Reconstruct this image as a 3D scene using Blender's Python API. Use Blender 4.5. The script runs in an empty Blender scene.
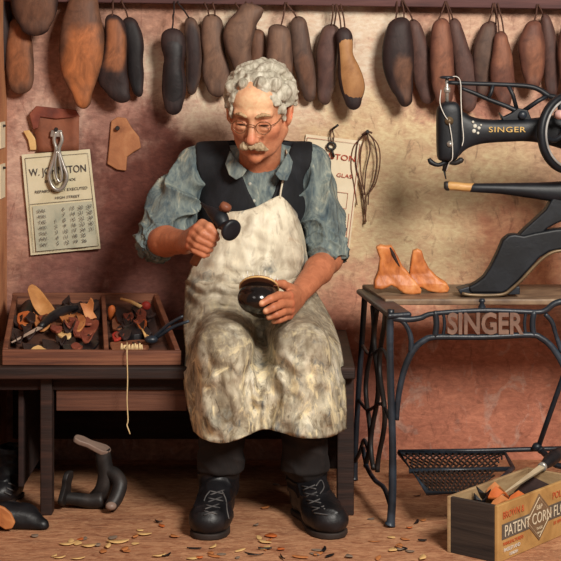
import bpy, math, random
import numpy as np
from mathutils import Vector, Matrix

random.seed(7)
RNG = np.random.default_rng(7)
SC = bpy.context.scene
COL = SC.collection

# ------------------------------------------------------------------ camera mapping
FPX, CAMY, CAMZ, PX0, PY0 = 1660.0, -5.4, 1.30, 280.5, 60.0
def P(px, py, d):
    """Point seen at photo pixel (px,py), d metres in front of the camera (the back wall stands at 5.4)."""
    return Vector(((px - PX0) * d / FPX, d + CAMY, CAMZ - (py - PY0) * d / FPX))
def PF(px, py, z=0.0):
    """Point at height z seen at photo pixel."""
    d = (CAMZ - z) * FPX / (py - PY0)
    return P(px, py, d)

cam_d = bpy.data.cameras.new('camera')
cam = bpy.data.objects.new('camera', cam_d); COL.objects.link(cam)
cam.location = (0, CAMY, CAMZ); cam.rotation_euler = (math.pi / 2, 0, 0)
cam_d.sensor_width = 36.0; cam_d.lens = 36.0 * FPX / 561.0
cam_d.shift_y = -(280.5 - PY0) / 561.0
cam_d.clip_end = 100
SC.camera = cam

# ------------------------------------------------------------------ materials
def lin(c):
    r = []
    for v in c[:3]:
        v = v / 255.0
        r.append(v / 12.92 if v <= 0.04045 else ((v + 0.055) / 1.055) ** 2.4)
    return (r[0], r[1], r[2], 1.0)

class NT:
    def __init__(self, name):
        self.m = bpy.data.materials.new(name); self.m.use_nodes = True
        self.t = self.m.node_tree; self.t.nodes.clear()
        self.out = self.n('ShaderNodeOutputMaterial'); self.b = self.n('ShaderNodeBsdfPrincipled')
        self.l(self.b.outputs[0], self.out.inputs[0])
        self.tc = self.n('ShaderNodeTexCoord')
    def n(self, k, **kw):
        o = self.t.nodes.new(k)
        for a, v in kw.items(): setattr(o, a, v)
        return o
    def l(self, a, b): self.t.links.new(a, b)
    def mapping(self, scale=(1, 1, 1), loc=(0, 0, 0), rot=(0, 0, 0)):
        m = self.n('ShaderNodeMapping'); self.l(self.tc.outputs['Object'], m.inputs[0])
        m.inputs['Scale'].default_value = scale; m.inputs['Location'].default_value = loc; m.inputs['Rotation'].default_value = rot
        return m.outputs[0]
    def noise(self, vec, scale, detail=4, rough=0.55, dist=0.0):
        n = self.n('ShaderNodeTexNoise'); self.l(vec, n.inputs['Vector'])
        n.inputs['Scale'].default_value = scale; n.inputs['Detail'].default_value = detail
        n.inputs['Roughness'].default_value = rough; n.inputs['Distortion'].default_value = dist
        return n.outputs['Fac']
    def ramp(self, fac, stops, interp='LINEAR'):
        r = self.n('ShaderNodeValToRGB'); self.l(fac, r.inputs[0]); cr = r.color_ramp; cr.interpolation = interp
        while len(cr.elements) < len(stops): cr.elements.new(0.5)
        for e, (p, c) in zip(cr.elements, stops): e.position = p; e.color = c
        return r.outputs[0]
    def math(self, op, a, b=None, clamp=False):
        m = self.n('ShaderNodeMath', operation=op, use_clamp=clamp)
        for i, v in enumerate((a, b)):
            if v is None: continue
            if isinstance(v, (int, float)): m.inputs[i].default_value = v
            else: self.l(v, m.inputs[i])
        return m.outputs[0]
    def mix(self, fac, a, b, mode='MIX'):
        m = self.n('ShaderNodeMix', data_type='RGBA', blend_type=mode)
        for i, v in ((0, fac), (6, a), (7, b)):
            if isinstance(v, (int, float, tuple)): m.inputs[i].default_value = v
            else: self.l(v, m.inputs[i])
        return m.outputs[2]
    def bump(self, h, strength=0.3, dist=0.01):
        b = self.n('ShaderNodeBump'); self.l(h, b.inputs['Height'])
        b.inputs['Strength'].default_value = strength; b.inputs['Distance'].default_value = dist
        self.l(b.outputs[0], self.b.inputs['Normal'])
    def base(self, c, rough=0.6, metal=0.0, spec=0.4, coat=0.0):
        if isinstance(c, tuple): self.b.inputs['Base Color'].default_value = c
        else: self.l(c, self.b.inputs['Base Color'])
        self.b.inputs['Roughness'].default_value = rough; self.b.inputs['Metallic'].default_value = metal
        self.b.inputs['Specular IOR Level'].default_value = spec; self.b.inputs['Coat Weight'].default_value = coat

_mc = {}
def mat(name, cols, scale=14, stretch=(1, 1, 1), rough=0.6, metal=0.0, spec=0.4, bump=0.25, bscale=None, coat=0.0, dist=0.6, detail=5, bd=0.004):
    """Mottled hand-worked surface: noise through a ramp of the given 0-255 colours, plus fine relief."""
    if name in _mc: return _mc[name]
    t = NT(name)
    v = t.mapping(stretch)
    f = t.noise(v, scale, detail, 0.6, dist)
    n = len(cols)
    stops = [(0.30 + 0.40 * i / max(1, n - 1), lin(c)) for i, c in enumerate(cols)]
    c = t.ramp(f, stops) if n > 1 else lin(cols[0])
    t.base(c, rough, metal, spec, coat)
    if bump: t.bump(t.noise(v, bscale or scale * 4, 3, 0.6, dist), bump, bd)
    _mc[name] = t.m
    return t.m

# ------------------------------------------------------------------ objects
def tag(o, label=None, cat=None, group=None, kind=None):
    if label: o['label'] = label
    if cat: o['category'] = cat
    if group: o['group'] = group
    if kind: o['kind'] = kind
    return o
def thing(name, loc, label, cat, group=None):
    o = bpy.data.objects.new(name, None); COL.objects.link(o); o.location = loc
    o.empty_display_size = 0.05
    return tag(o, label, cat, group)
def wloc(o):
    v = Vector((0, 0, 0))
    while o is not None: v = v + o.location; o = o.parent
    return v
def link_mesh(name, verts, faces, material, parent=None, smooth=True, org=None, mats=None, fmat=None):
    """World-space verts -> one mesh object (local to its parent, which is only ever translated)."""
    V = np.asarray([tuple(v) for v in verts] if not isinstance(verts, np.ndarray) else verts, dtype=np.float64)
    if org is None: org = wloc(parent) if parent is not None else Vector((0, 0, 0))
    base = np.array(tuple(org))
    me = bpy.data.meshes.new(name)
    if isinstance(faces, np.ndarray):
        nf, k = faces.shape
        me.vertices.add(len(V)); me.vertices.foreach_set('co', (V - base).astype(np.float32).ravel())
        me.loops.add(nf * k); me.loops.foreach_set('vertex_index', faces.astype(np.int32).ravel())
        me.polygons.add(nf); me.polygons.foreach_set('loop_start', np.arange(0, nf * k, k, dtype=np.int32))
        me.update(calc_edges=True); me.validate()
    else:
        me.from_pydata([tuple(v) for v in (V - base)], [], faces); me.update()
    for p in me.polygons: p.use_smooth = smooth
    if mats:
        for m_ in mats: me.materials.append(m_)
        if fmat is not None: me.polygons.foreach_set('material_index', np.asarray(fmat, dtype=np.int32))
    else: me.materials.append(material)
    o = bpy.data.objects.new(name, me); COL.objects.link(o)
    if parent is not None: o.parent = parent; o.location = Vector(org) - wloc(parent)
    else: o.location = org
    return o

def frame_of(d, up=Vector((0, 0, 1))):
    d = Vector(d).normalized()
    a = d.cross(up)
    if a.length < 1e-4: a = d.cross(Vector((0, 1, 0)))
    a.normalize(); b = d.cross(a).normalized()
    return a, b

def catmull(pts, n):
    """n samples per segment through the points (tuples/vectors of any size)."""
    A = [np.array(tuple(p), dtype=float) for p in pts]
    A = [2 * A[0] - A[1]] + A + [2 * A[-1] - A[-2]]
    out = []
    for i in range(1, len(A) - 2):
        p0, p1, p2, p3 = A[i - 1:i + 3]
        for k in range(n):
            t = k / n
            out.append(0.5 * (2 * p1 + (p2 - p0) * t + (2 * p0 - 5 * p1 + 4 * p2 - p3) * t * t + (3 * p1 - p0 - 3 * p2 + p3) * t ** 3))
    out.append(A[-2])
    return out

class MB:
    def __init__(self): self.v = []; self.f = []; self.lay = []
    def add(self, vs, fs):
        o = len(self.v); self.v += [Vector(v) for v in vs]; self.f += [[i + o for i in f] for f in fs]; return self
    def box(self, c, s, rot=None):
        c = Vector(c); hx, hy, hz = s[0] / 2, s[1] / 2, s[2] / 2
        vs = [Vector((x * hx, y * hy, z * hz)) for z in (-1, 1) for y in (-1, 1) for x in (-1, 1)]
        if rot is not None: vs = [rot @ v for v in vs]
        return self.add([c + v for v in vs], [[0, 2, 3, 1], [4, 5, 7, 6], [0, 1, 5, 4], [2, 6, 7, 3], [0, 4, 6, 2], [1, 3, 7, 5]])
    def hexa(self, b, t):
        """bottom quad b (ccw from above) and top quad t."""
        return self.add(list(b) + list(t), [[3, 2, 1, 0], [4, 5, 6, 7]] + [[i, (i + 1) % 4, 4 + (i + 1) % 4, 4 + i] for i in range(4)])
    def tube(self, pts, r, n=8, closed=False, smooth=0, flat=None):
        if smooth: pts = [Vector(p) for p in catmull(pts, smooth)]
        pts = [Vector(p) for p in pts]; m = len(pts)
        rr = r if isinstance(r, (list, tuple)) else [r] * m
        if len(rr) != m:
            rr = [float(np.interp(i / (m - 1), np.linspace(0, 1, len(rr)), rr)) for i in range(m)]
        vs = []; a = None
        for i, p in enumerate(pts):
            if closed: t = pts[(i + 1) % m] - pts[i - 1]
            else: t = pts[min(i + 1, m - 1)] - pts[max(i - 1, 0)]
            t.normalize()
            if a is None: a, b = frame_of(t)
            else:
                a = (a - t * a.dot(t)); a.normalize(); b = t.cross(a)
            for k in range(n):
                q = 2 * math.pi * k / n
                ca, sb = math.cos(q), math.sin(q)
                off = a * ca + b * sb
                if flat is not None:   # squash along a world axis
                    ax, s = flat; ax = Vector(ax); off = off - ax * (off.dot(ax) * (1 - s))
                vs.append(p + off * rr[i])
        fs = []
        M = m if closed else m - 1
        for i in range(M):
            for k in range(n):
                fs.append([i * n + k, i * n + (k + 1) % n, ((i + 1) % m) * n + (k + 1) % n, ((i + 1) % m) * n + k])
        if not closed:
            fs.append(list(range(n))[::-1]); fs.append([(m - 1) * n + k for k in range(n)])
        return self.add(vs, fs)
    def lathe(self, org, axis, prof, n=24):
        """prof: list of (distance along axis, radius)."""
        org = Vector(org); axis = Vector(axis).normalized(); a, b = frame_of(axis)
        vs = []
        for h, r in prof:
            for k in range(n):
                q = 2 * math.pi * k / n
                vs.append(org + axis * h + (a * math.cos(q) + b * math.sin(q)) * max(r, 1e-5))
        m = len(prof)
        fs = [[i * n + k, i * n + (k + 1) % n, (i + 1) * n + (k + 1) % n, (i + 1) * n + k] for i in range(m - 1) for k in range(n)]
        fs.append(list(range(n))[::-1]); fs.append([(m - 1) * n + k for k in range(n)])
        return self.add(vs, fs)
    def ell(self, c, r, rot=None, nu=16, nv=10):
        c = Vector(c); vs = []; fs = []
        for j in range(nv + 1):
            ph = math.pi * j / nv
            for i in range(nu):
                th = 2 * math.pi * i / nu
                v = Vector((r[0] * math.sin(ph) * math.cos(th), r[1] * math.sin(ph) * math.sin(th), r[2] * math.cos(ph)))
                if rot is not None: v = rot @ v
                vs.append(c + v)
        for j in range(nv):
            for i in range(nu):
                fs.append([j * nu + i, (j + 1) * nu + i, (j + 1) * nu + (i + 1) % nu, j * nu + (i + 1) % nu])
        return self.add(vs, fs)
    def prism(self, poly, off):
        """poly: list of world points; off: extrusion vector."""
        poly = [Vector(p) for p in poly]; off = Vector(off); n = len(poly)
        return self.add(poly + [p + off for p in poly], [list(range(n)), [n + i for i in range(n)][::-1]] + [[i, n + i, n + (i + 1) % n, (i + 1) % n] for i in range(n)])
    def build(self, name, material, parent=None, smooth=False, bevel=0.0, seg=2, org=None, angle=None, sub=0):
        import bmesh
        o = link_mesh(name, self.v, self.f, material, parent, smooth, org)
        bm = bmesh.new(); bm.from_mesh(o.data)
        bmesh.ops.remove_doubles(bm, verts=bm.verts, dist=1e-6)
        bmesh.ops.recalc_face_normals(bm, faces=bm.faces)
        bm.to_mesh(o.data); bm.free()
        if bevel:
            m = o.modifiers.new('bevel', 'BEVEL'); m.width = bevel; m.segments = seg; m.limit_method = 'ANGLE'; m.angle_limit = 0.6
            for p in o.data.polygons: p.use_smooth = True
            o.modifiers.new('wn', 'WEIGHTED_NORMAL').keep_sharp = True
        if sub:
            m = o.modifiers.new('sub', 'SUBSURF'); m.levels = sub; m.render_levels = sub
        return o

def text_geo(s, size, org, xax, zax, extrude=0.0, align='CENTER', spacing=1.0, line=1.0, width=None, bold=0.0):
    """Built-in lettering as plain geometry: returns verts, faces in world space; text runs along xax, up is zax."""
    cu = bpy.data.curves.new('tmp_text', 'FONT'); cu.body = s; cu.size = size; cu.align_x = align; cu.align_y = 'CENTER'
    cu.extrude = extrude; cu.space_character = spacing; cu.space_line = line; cu.resolution_u = 3; cu.offset = bold
    ob = bpy.data.objects.new('tmp_text', cu)
    me = bpy.data.meshes.new_from_object(ob)
    co = np.zeros(len(me.vertices) * 3); me.vertices.foreach_get('co', co); co = co.reshape(-1, 3)
    fs = [list(p.vertices) for p in me.polygons]
    bpy.data.objects.remove(ob); bpy.data.curves.remove(cu); bpy.data.meshes.remove(me)
    if width and len(co):
        w = co[:, 0].max() - co[:, 0].min(); co[:, 0] *= width / max(w, 1e-6)
    xax = Vector(xax).normalized(); zax = Vector(zax).normalized(); n = xax.cross(zax)
    org = Vector(org)
    return [org + xax * c[0] + zax * c[1] + n * c[2] for c in co], fs

def copy_tree(o, parent=None):
    c = o.copy(); COL.objects.link(c); c.parent = parent
    for ch in [x for x in bpy.data.objects if x.parent == o]: copy_tree(ch, c)
    return c

# ------------------------------------------------------------------ sculpted volumes: distance fields, surface nets
class Field:
    def __init__(self, lo, hi, h):
        self.lo = np.array(lo, float); self.h = h
        self.n = np.ceil((np.array(hi) - self.lo) / h).astype(int) + 1
        self.a = np.full(tuple(self.n), 0.2, dtype=np.float32)
    def _reg(self, lo, hi):
        i0 = np.clip(np.floor((np.array(lo) - self.lo) / self.h).astype(int) - 1, 0, self.n - 1)
        i1 = np.clip(np.ceil((np.array(hi) - self.lo) / self.h).astype(int) + 2, 1, self.n)
        if (i1 <= i0).any(): return None, None
        sl = tuple(slice(a, b) for a, b in zip(i0, i1))
        ax = [self.lo[k] + self.h * np.arange(i0[k], i1[k]) for k in range(3)]
        g = np.stack(np.meshgrid(*ax, indexing='ij'), -1)
        return sl, g
    def add(self, prim, k=0.01):
        fn, lo, hi = prim; m = k + 4 * self.h
        sl, g = self._reg(np.array(lo) - m, np.array(hi) + m)
        if sl is None: return self
        b = fn(g); a = self.a[sl]
        if k > 0:
            q = np.clip(0.5 + 0.5 * (a - b) / k, 0, 1); r = a * (1 - q) + b * q - k * q * (1 - q)
        else: r = np.minimum(a, b)
        self.a[sl] = r; return self
    def sub(self, prim, k=0.005):
        fn, lo, hi = prim; m = k + 4 * self.h
        sl, g = self._reg(np.array(lo) - m, np.array(hi) + m)
        if sl is None: return self
        b = -fn(g); a = self.a[sl]
        if k > 0:
            q = np.clip(0.5 - 0.5 * (a - b) / k, 0, 1); r = a * (1 - q) + b * q + k * q * (1 - q)
        else: r = np.maximum(a, b)
        self.a[sl] = r; return self
    def mesh(self, smooth=1):
        a = self.a; s = a < 0
        n0, n1, n2 = a.shape
        corner = [(i, j, k) for i in (0, 1) for j in (0, 1) for k in (0, 1)]
        cnt = np.zeros((n0 - 1, n1 - 1, n2 - 1), np.int8)
        for i, j, k in corner: cnt += s[i:n0 - 1 + i, j:n1 - 1 + j, k:n2 - 1 + k]
        act = (cnt > 0) & (cnt < 8)
        idx = np.argwhere(act); vid = np.full(act.shape, -1, np.int64); vid[act] = np.arange(len(idx))
        pos = np.zeros((len(idx), 3)); num = np.zeros(len(idx))
        for ax in range(3):
            for u in (0, 1):
                for v in (0, 1):
                    o = [0, 0, 0]; oth = [q for q in range(3) if q != ax]; o[oth[0]] = u; o[oth[1]] = v
                    p = idx + o; q = p.copy(); q[:, ax] += 1
                    va = a[p[:, 0], p[:, 1], p[:, 2]]; vb = a[q[:, 0], q[:, 1], q[:, 2]]
                    m = (va < 0) != (vb < 0)
                    t = np.where(m, va / np.where(m, va - vb, 1), 0)
                    c = p.astype(float); c[:, ax] += t
                    pos[m] += c[m]; num[m] += 1
        V = pos / num[:, None] * self.h + self.lo
        faces = []
        for ax in range(3):
            sl0 = [slice(1, -1)] * 3; sl1 = [slice(1, -1)] * 3
            sl0[ax] = slice(0, -1); sl1[ax] = slice(1, None)
            A, B = s[tuple(sl0)], s[tuple(sl1)]
            off = np.array([1, 1, 1]); off[ax] = 0
            e = np.argwhere(A != B) + off
            u, v = [(1, 2), (2, 0), (0, 1)][ax]
            du = np.zeros(3, int); du[u] = 1; dv = np.zeros(3, int); dv[v] = 1
            q = [e - du - dv, e - dv, e, e - du]
            f = np.stack([vid[x[:, 0], x[:, 1], x[:, 2]] for x in q], 1)
            flip = ~s[e[:, 0], e[:, 1], e[:, 2]]
            f[flip] = f[flip][:, ::-1]
            faces.append(f)
        Fq = np.concatenate(faces); Fq = Fq[(Fq >= 0).all(1)]
        for _ in range(smooth): V = relax(V, Fq, 0.5)
        return V, Fq

def relax(V, Fq, w=0.5):
    acc = np.zeros_like(V); c = np.zeros(len(V))
    for i in range(4):
        j = Fq[:, (i + 1) % 4]; k = Fq[:, (i + 3) % 4]
        np.add.at(acc, Fq[:, i], V[j] + V[k]); np.add.at(c, Fq[:, i], 2)
    return V * (1 - w) + w * acc / np.maximum(c, 1)[:, None]
def normals(V, Fq):
    n = np.cross(V[Fq[:, 2]] - V[Fq[:, 0]], V[Fq[:, 3]] - V[Fq[:, 1]])
    N = np.zeros_like(V)
    for i in range(4): np.add.at(N, Fq[:, i], n)
    return N / np.maximum(np.linalg.norm(N, axis=1), 1e-12)[:, None]
_perm = RNG.random((64, 64, 64)).astype(np.float32)
def vnoise(p):
    p = np.asarray(p); i = np.floor(p).astype(int); f = p - i; f = f * f * (3 - 2 * f); r = 0
    for a in (0, 1):
        for b in (0, 1):
            for c in (0, 1):
                w = (f[..., 0] if a else 1 - f[..., 0]) * (f[..., 1] if b else 1 - f[..., 1]) * (f[..., 2] if c else 1 - f[..., 2])
                r = r + w * _perm[(i[..., 0] + a) % 64, (i[..., 1] + b) % 64, (i[..., 2] + c) % 64]
    return r * 2 - 1
def fnoise(p, o=3):
    r = 0; a = 1
    for k in range(o): r = r + a * vnoise(p * 2 ** k + 17.3 * k); a *= 0.5
    return r

def cap(a, b, ra, rb=None):
    a = np.array(tuple(a)); b = np.array(tuple(b)); rb = ra if rb is None else rb; ba = b - a; L = max(ba @ ba, 1e-12)
    def fn(p):
        t = np.clip(((p - a) @ ba) / L, 0, 1)
        return np.linalg.norm(p - a - t[..., None] * ba, axis=-1) - (ra + (rb - ra) * t)
    R = max(ra, rb)
    return fn, np.minimum(a, b) - R, np.maximum(a, b) + R
def ellip(c, r, R=None):
    """Ellipsoid; R = 3x3 whose columns are its axes."""
    c = np.array(tuple(c)); r = np.array(r, float); R = np.eye(3) if R is None else np.array(R)
    def fn(p):
        q = (p - c) @ R
        k0 = np.linalg.norm(q / r, axis=-1); k1 = np.linalg.norm(q / r ** 2, axis=-1)
        return k0 * (k0 - 1) / np.maximum(k1, 1e-9)
    e = np.sqrt(((R * r) ** 2).sum(1))
    return fn, c - e, c + e
def offset(prim, o):
    fn, lo, hi = prim
    return (lambda p: fn(p) - o), lo - o, hi + o
def clip(prim, pt, nrm):
    """Keep the side of the plane opposite to nrm."""
    fn, lo, hi = prim; pt = np.array(tuple(pt)); nrm = np.array(tuple(nrm)); nrm = nrm / np.linalg.norm(nrm)
    return (lambda p: np.maximum(fn(p), (p - pt) @ nrm)), lo, hi
def chain(F, pts, rs, k=0.006):
    for i in range(len(pts) - 1): F.add(cap(pts[i], pts[i + 1], rs[i], rs[i + 1]), k)

def sdf_obj(name, F, material, parent=None, smooth=1, disp=None, org=None, color=None, mats=None, fmat=None):
    V, Fq = F.mesh(smooth)
    if disp is not None:
        N = normals(V, Fq); V = V + N * disp(V, N)[:, None]
    fm = None
    if fmat is not None: fm = fmat(V[Fq].mean(1))
    o = link_mesh(name, V, Fq, material, parent, True, org, mats, fm)
    if color is not None:
        at = o.data.color_attributes.new('tint', 'FLOAT_COLOR', 'POINT')
        c = np.ones((len(V), 4), np.float32); c[:, :3] = color(V); at.data.foreach_set('color', c.ravel())
    return o

WORLD = 0.14
KEY = ((1.4, -3.8, 2.7), (0.05, -.3, .75), 1.0, 205, (1.0, .945, .86))
FILL = ((-1.6, -3.4, 2.4), (0, -.3, .7), 1.0, 10, (1.0, .90, .80))
EXPO = 0.0

# ================================================================== SETTING
def wall_material():
    t = NT('stained_shaded_plaster')
    o = t.mapping((1, 1, 1))
    # brushed distortion of the coordinates so that every patch has a ragged edge
    nz = t.n('ShaderNodeTexNoise'); t.l(o, nz.inputs['Vector']); nz.inputs['Scale'].default_value = 5; nz.inputs['Detail'].default_value = 6; nz.inputs['Roughness'].default_value = 0.65
    sub = t.n('ShaderNodeVectorMath', operation='SUBTRACT'); t.l(nz.outputs['Color'], sub.inputs[0]); sub.inputs[1].default_value = (0.5, 0.5, 0.5)
    scl = t.n('ShaderNodeVectorMath', operation='SCALE'); t.l(sub.outputs[0], scl.inputs[0]); scl.inputs['Scale'].default_value = 0.55
    add = t.n('ShaderNodeVectorMath', operation='ADD'); t.l(o, add.inputs[0]); t.l(scl.outputs[0], add.inputs[1])
    w = add.outputs[0]
    col = t.ramp(t.noise(o, 9, 6, 0.62, 0.8), [(0.3, lin((158, 116, 98))), (0.7, lin((182, 140, 120)))])
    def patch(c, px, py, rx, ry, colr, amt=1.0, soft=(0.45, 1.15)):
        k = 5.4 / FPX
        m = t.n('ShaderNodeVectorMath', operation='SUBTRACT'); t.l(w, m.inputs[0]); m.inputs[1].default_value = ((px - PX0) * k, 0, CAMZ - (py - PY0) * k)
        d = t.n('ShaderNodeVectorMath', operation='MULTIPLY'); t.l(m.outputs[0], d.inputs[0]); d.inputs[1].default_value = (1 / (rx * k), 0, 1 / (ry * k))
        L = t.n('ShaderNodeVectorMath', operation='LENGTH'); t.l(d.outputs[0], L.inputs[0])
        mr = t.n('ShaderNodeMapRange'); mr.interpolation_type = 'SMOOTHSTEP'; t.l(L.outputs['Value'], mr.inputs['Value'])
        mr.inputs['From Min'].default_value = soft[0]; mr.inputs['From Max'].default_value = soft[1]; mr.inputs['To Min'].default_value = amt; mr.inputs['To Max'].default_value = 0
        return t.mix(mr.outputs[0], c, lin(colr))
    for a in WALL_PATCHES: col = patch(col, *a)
    # worn flecks: pale filler showing low on the wall, darker scrapes
    f2 = t.ramp(t.noise(t.mapping((1, 1, 0.7)), 11, 5, 0.62, 1.8), [(0.57, (0, 0, 0, 1)), (0.66, (1, 1, 1, 1))])
    low = t.n('ShaderNodeSeparateXYZ'); t.l(w, low.inputs[0])
    lm = t.n('ShaderNodeMapRange'); t.l(low.outputs['Z'], lm.inputs['Value']); lm.inputs['From Min'].default_value = 0.62; lm.inputs['From Max'].default_value = 0.4
    lm.inputs['To Min'].default_value = 0.0; lm.inputs['To Max'].default_value = 0.55
    col = t.mix(t.math('MULTIPLY', f2, lm.outputs[0]), col, lin((196, 165, 150)))
    f3 = t.ramp(t.noise(t.mapping((1.6, 1, 0.8), (3, 1, 2)), 11, 6, 0.65, 2.0), [(0.57, (0, 0, 0, 1)), (0.68, (1, 1, 1, 1))])
    col = t.mix(t.math('MULTIPLY', f3, 0.45), col, lin((112, 64, 54)))
    f4 = t.noise(t.mapping((1, 1, 2.2), (0, 0, 0), (0, 0.5, 0)), 42, 4, 0.6, 0.6)
    f5 = t.noise(t.mapping((1, 1, 1.4), (2, 0, 5), (0, -0.4, 0)), 13, 5, 0.62, 1.6)
    col = t.mix(0.42, col, t.ramp(f5, [(0.3, (0.26, 0.24, 0.26, 1)), (0.5, (.5, .5, .5, 1)), (0.7, (0.78, 0.77, 0.75, 1))]), 'OVERLAY')
    col = t.mix(0.35, col, t.ramp(f4, [(0.3, (0.25, 0.25, 0.25, 1)), (0.7, (0.8, 0.8, 0.8, 1))]), 'OVERLAY')
    t.base(col, 0.85, 0, 0.2)
    h = t.math('ADD', t.noise(o, 30, 6, 0.65, 1.0), t.math('MULTIPLY', f4, 0.5))
    t.bump(h, 0.35, 0.008)
    return t.m
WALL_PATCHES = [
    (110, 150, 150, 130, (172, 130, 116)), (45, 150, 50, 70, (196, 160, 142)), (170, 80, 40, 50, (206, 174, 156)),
    (148, 200, 80, 110, (100, 60, 52)), (110, 320, 150, 95, (126, 84, 76)),  # first patch: shade on the wall left of the man, painted in
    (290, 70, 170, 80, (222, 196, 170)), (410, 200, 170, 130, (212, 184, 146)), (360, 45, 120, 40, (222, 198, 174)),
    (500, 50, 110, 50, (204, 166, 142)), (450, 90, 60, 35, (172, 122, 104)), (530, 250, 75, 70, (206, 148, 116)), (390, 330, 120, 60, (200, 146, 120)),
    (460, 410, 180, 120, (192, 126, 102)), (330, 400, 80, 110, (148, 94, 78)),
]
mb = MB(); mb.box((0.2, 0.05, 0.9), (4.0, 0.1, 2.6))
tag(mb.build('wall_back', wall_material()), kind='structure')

def floor_material():
    t = NT('trodden_floor')
    o = t.mapping((1, 1, 1)); s = t.mapping((1, 2.2, 1))
    c = t.ramp(t.noise(s, 5, 6, 0.6, 1.2), [(0.3, lin((124, 76, 54))), (0.5, lin((168, 112, 78))), (0.7, lin((196, 144, 106)))])
    c2 = t.ramp(t.noise(s, 22, 5, 0.65, 1.5), [(0.35, lin((118, 70, 52))), (0.65, lin((214, 166, 128)))])
    c = t.mix(0.45, c, c2)
    f = t.ramp(t.noise(s, 60, 3, 0.6, 0.8), [(0.62, (0, 0, 0, 1)), (0.7, (1, 1, 1, 1))])
    c = t.mix(t.math('MULTIPLY', f, 0.5), c, lin((212, 176, 132)))
    t.base(c, 0.85, 0, 0.2)
    t.bump(t.noise(s, 34, 6, 0.65, 1.0), 0.5, 0.01)
    return t.m
mb = MB(); mb.box((0.2, -1.4, -0.03), (4.0, 3.0, 0.06))
tag(mb.build('floor', floor_material()), kind='structure')
mb = MB(); mb.box((-0.94, -.5, 0.9), (0.1, 1.0, 2.6))
side_plaster = mat('ochre_side_plaster', [(150, 92, 62), (182, 122, 84), (196, 140, 100)], 8, (1, 1, 0.5), rough=0.85, bump=0.4)
tag(mb.build('wall_left', side_plaster), kind='structure')

# ------------------------------------------------------------------ light
w = bpy.data.worlds.new('world'); SC.world = w; w.use_nodes = True
bg = w.node_tree.nodes.get('Background') or w.node_tree.nodes.new('ShaderNodeBackground')
bg.inputs[0].default_value = (1.0, 0.86, 0.76, 1); bg.inputs[1].default_value = WORLD
def area(name, loc, target, size, power, color):
    l = bpy.data.lights.new(name, 'AREA'); l.shape = 'DISK'; l.size = size; l.energy = power; l.color = color
    o = bpy.data.objects.new(name, l); COL.objects.link(o); o.location = loc
    o.rotation_euler = (Vector(target) - Vector(loc)).to_track_quat('-Z', 'Y').to_euler()
    return o
area('key_light', *KEY)  # key from the upper right front, its source out of view
area('fill_light', *FILL)  # added weak fill from the left, no such source in the room

SC.view_settings.view_transform = 'Standard'; SC.view_settings.look = 'None'
SC.view_settings.exposure = EXPO; SC.view_settings.gamma = 1.0; SC.view_settings.use_curve_mapping = False

# ------------------------------------------------------------------ shared materials
M = {}
M['rail'] = mat('dark_red_rail_wood', [(58, 34, 34), (86, 52, 50), (104, 66, 62)], 6, (0.4, 2, 6), rough=0.7)
M['bench'] = mat('dark_bench_wood', [(26, 15, 13), (42, 25, 20), (62, 37, 28)], 9, (0.3, 2, 6), rough=0.65)
M['bench_dark'] = mat('darker_bench_wood', [(22, 13, 12), (38, 22, 19), (52, 30, 25)], 9, (0.5, 2, 4), rough=0.8)
M['drawer'] = mat('brown_drawer_wood', [(66, 38, 29), (92, 56, 41), (110, 70, 51)], 9, (0.3, 2, 8), rough=0.65)
M['tray'] = mat('tray_wood', [(80, 45, 34), (114, 69, 49), (138, 89, 64)], 10, (0.3, 1, 8), rough=0.65)
M['tray_in'] = mat('tray_inside_wood', [(50, 30, 24), (78, 48, 36), (96, 62, 46)], 12, (0.6, 1, 3), rough=0.8)
M['iron'] = mat('blued_cast_iron', [(18, 23, 29), (30, 37, 46), (52, 62, 74)], 10, rough=0.42, spec=0.5, bump=0.3)
M['iron_black'] = mat('black_enamelled_iron', [(9, 11, 15), (16, 19, 25), (30, 34, 41)], 9, rough=0.5, spec=0.4, bump=0.15)
M['iron_worn'] = mat('worn_iron_anvil', [(20, 18, 18), (36, 32, 31), (56, 48, 45)], 14, rough=0.5)
M['iron_face'] = mat('polished_iron_face', [(120, 98, 88), (150, 126, 112)], 16, rough=0.45, bump=0.1)
M['steel'] = mat('bright_steel', [(150, 145, 138), (205, 200, 192)], 20, rough=0.3, metal=0.6, bump=0.05)
M['gold'] = mat('gilt', [(190, 150, 80), (222, 186, 112)], 30, rough=0.45, bump=0)
M['brass'] = mat('brass_edge', [(88, 72, 54), (128, 106, 78)], 18, rough=0.4, metal=0.3, bump=0.1)
M['bone_wood'] = mat('pale_arm_tip', [(170, 120, 66), (204, 160, 100)], 20, (1, 4, 4), rough=0.45)
M['cord'] = mat('dark_cord', [(66, 42, 34), (96, 64, 50)], 40, rough=0.9, bump=0)
M['cord_black'] = mat('black_cord', [(28, 20, 20), (46, 32, 30)], 40, rough=0.9, bump=0)
M['thread'] = mat('pale_thread', [(196, 166, 118), (222, 196, 150)], 40, rough=0.9, bump=0)
M['white_thread'] = mat('white_thread', [(206, 200, 190), (230, 224, 214)], 40, rough=0.8, bump=0)
M['paper'] = mat('aged_paper', [(196, 184, 150), (214, 204, 172), (224, 214, 186)], 7, rough=0.9, bump=0.1)
M['paper2'] = mat('cream_paper', [(222, 204, 172), (238, 224, 196)], 7, rough=0.9, bump=0.1)
M['paper_pad'] = mat('green_grey_date_pad', [(158, 160, 142), (184, 182, 160), (196, 192, 170)], 12, rough=0.9, bump=0.1)
M['ink'] = mat('grey_ink', [(64, 62, 66), (84, 80, 80)], 40, rough=0.9, bump=0)
M['red_ink'] = mat('red_ink', [(172, 64, 48), (190, 84, 64)], 40, rough=0.9, bump=0)
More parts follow.
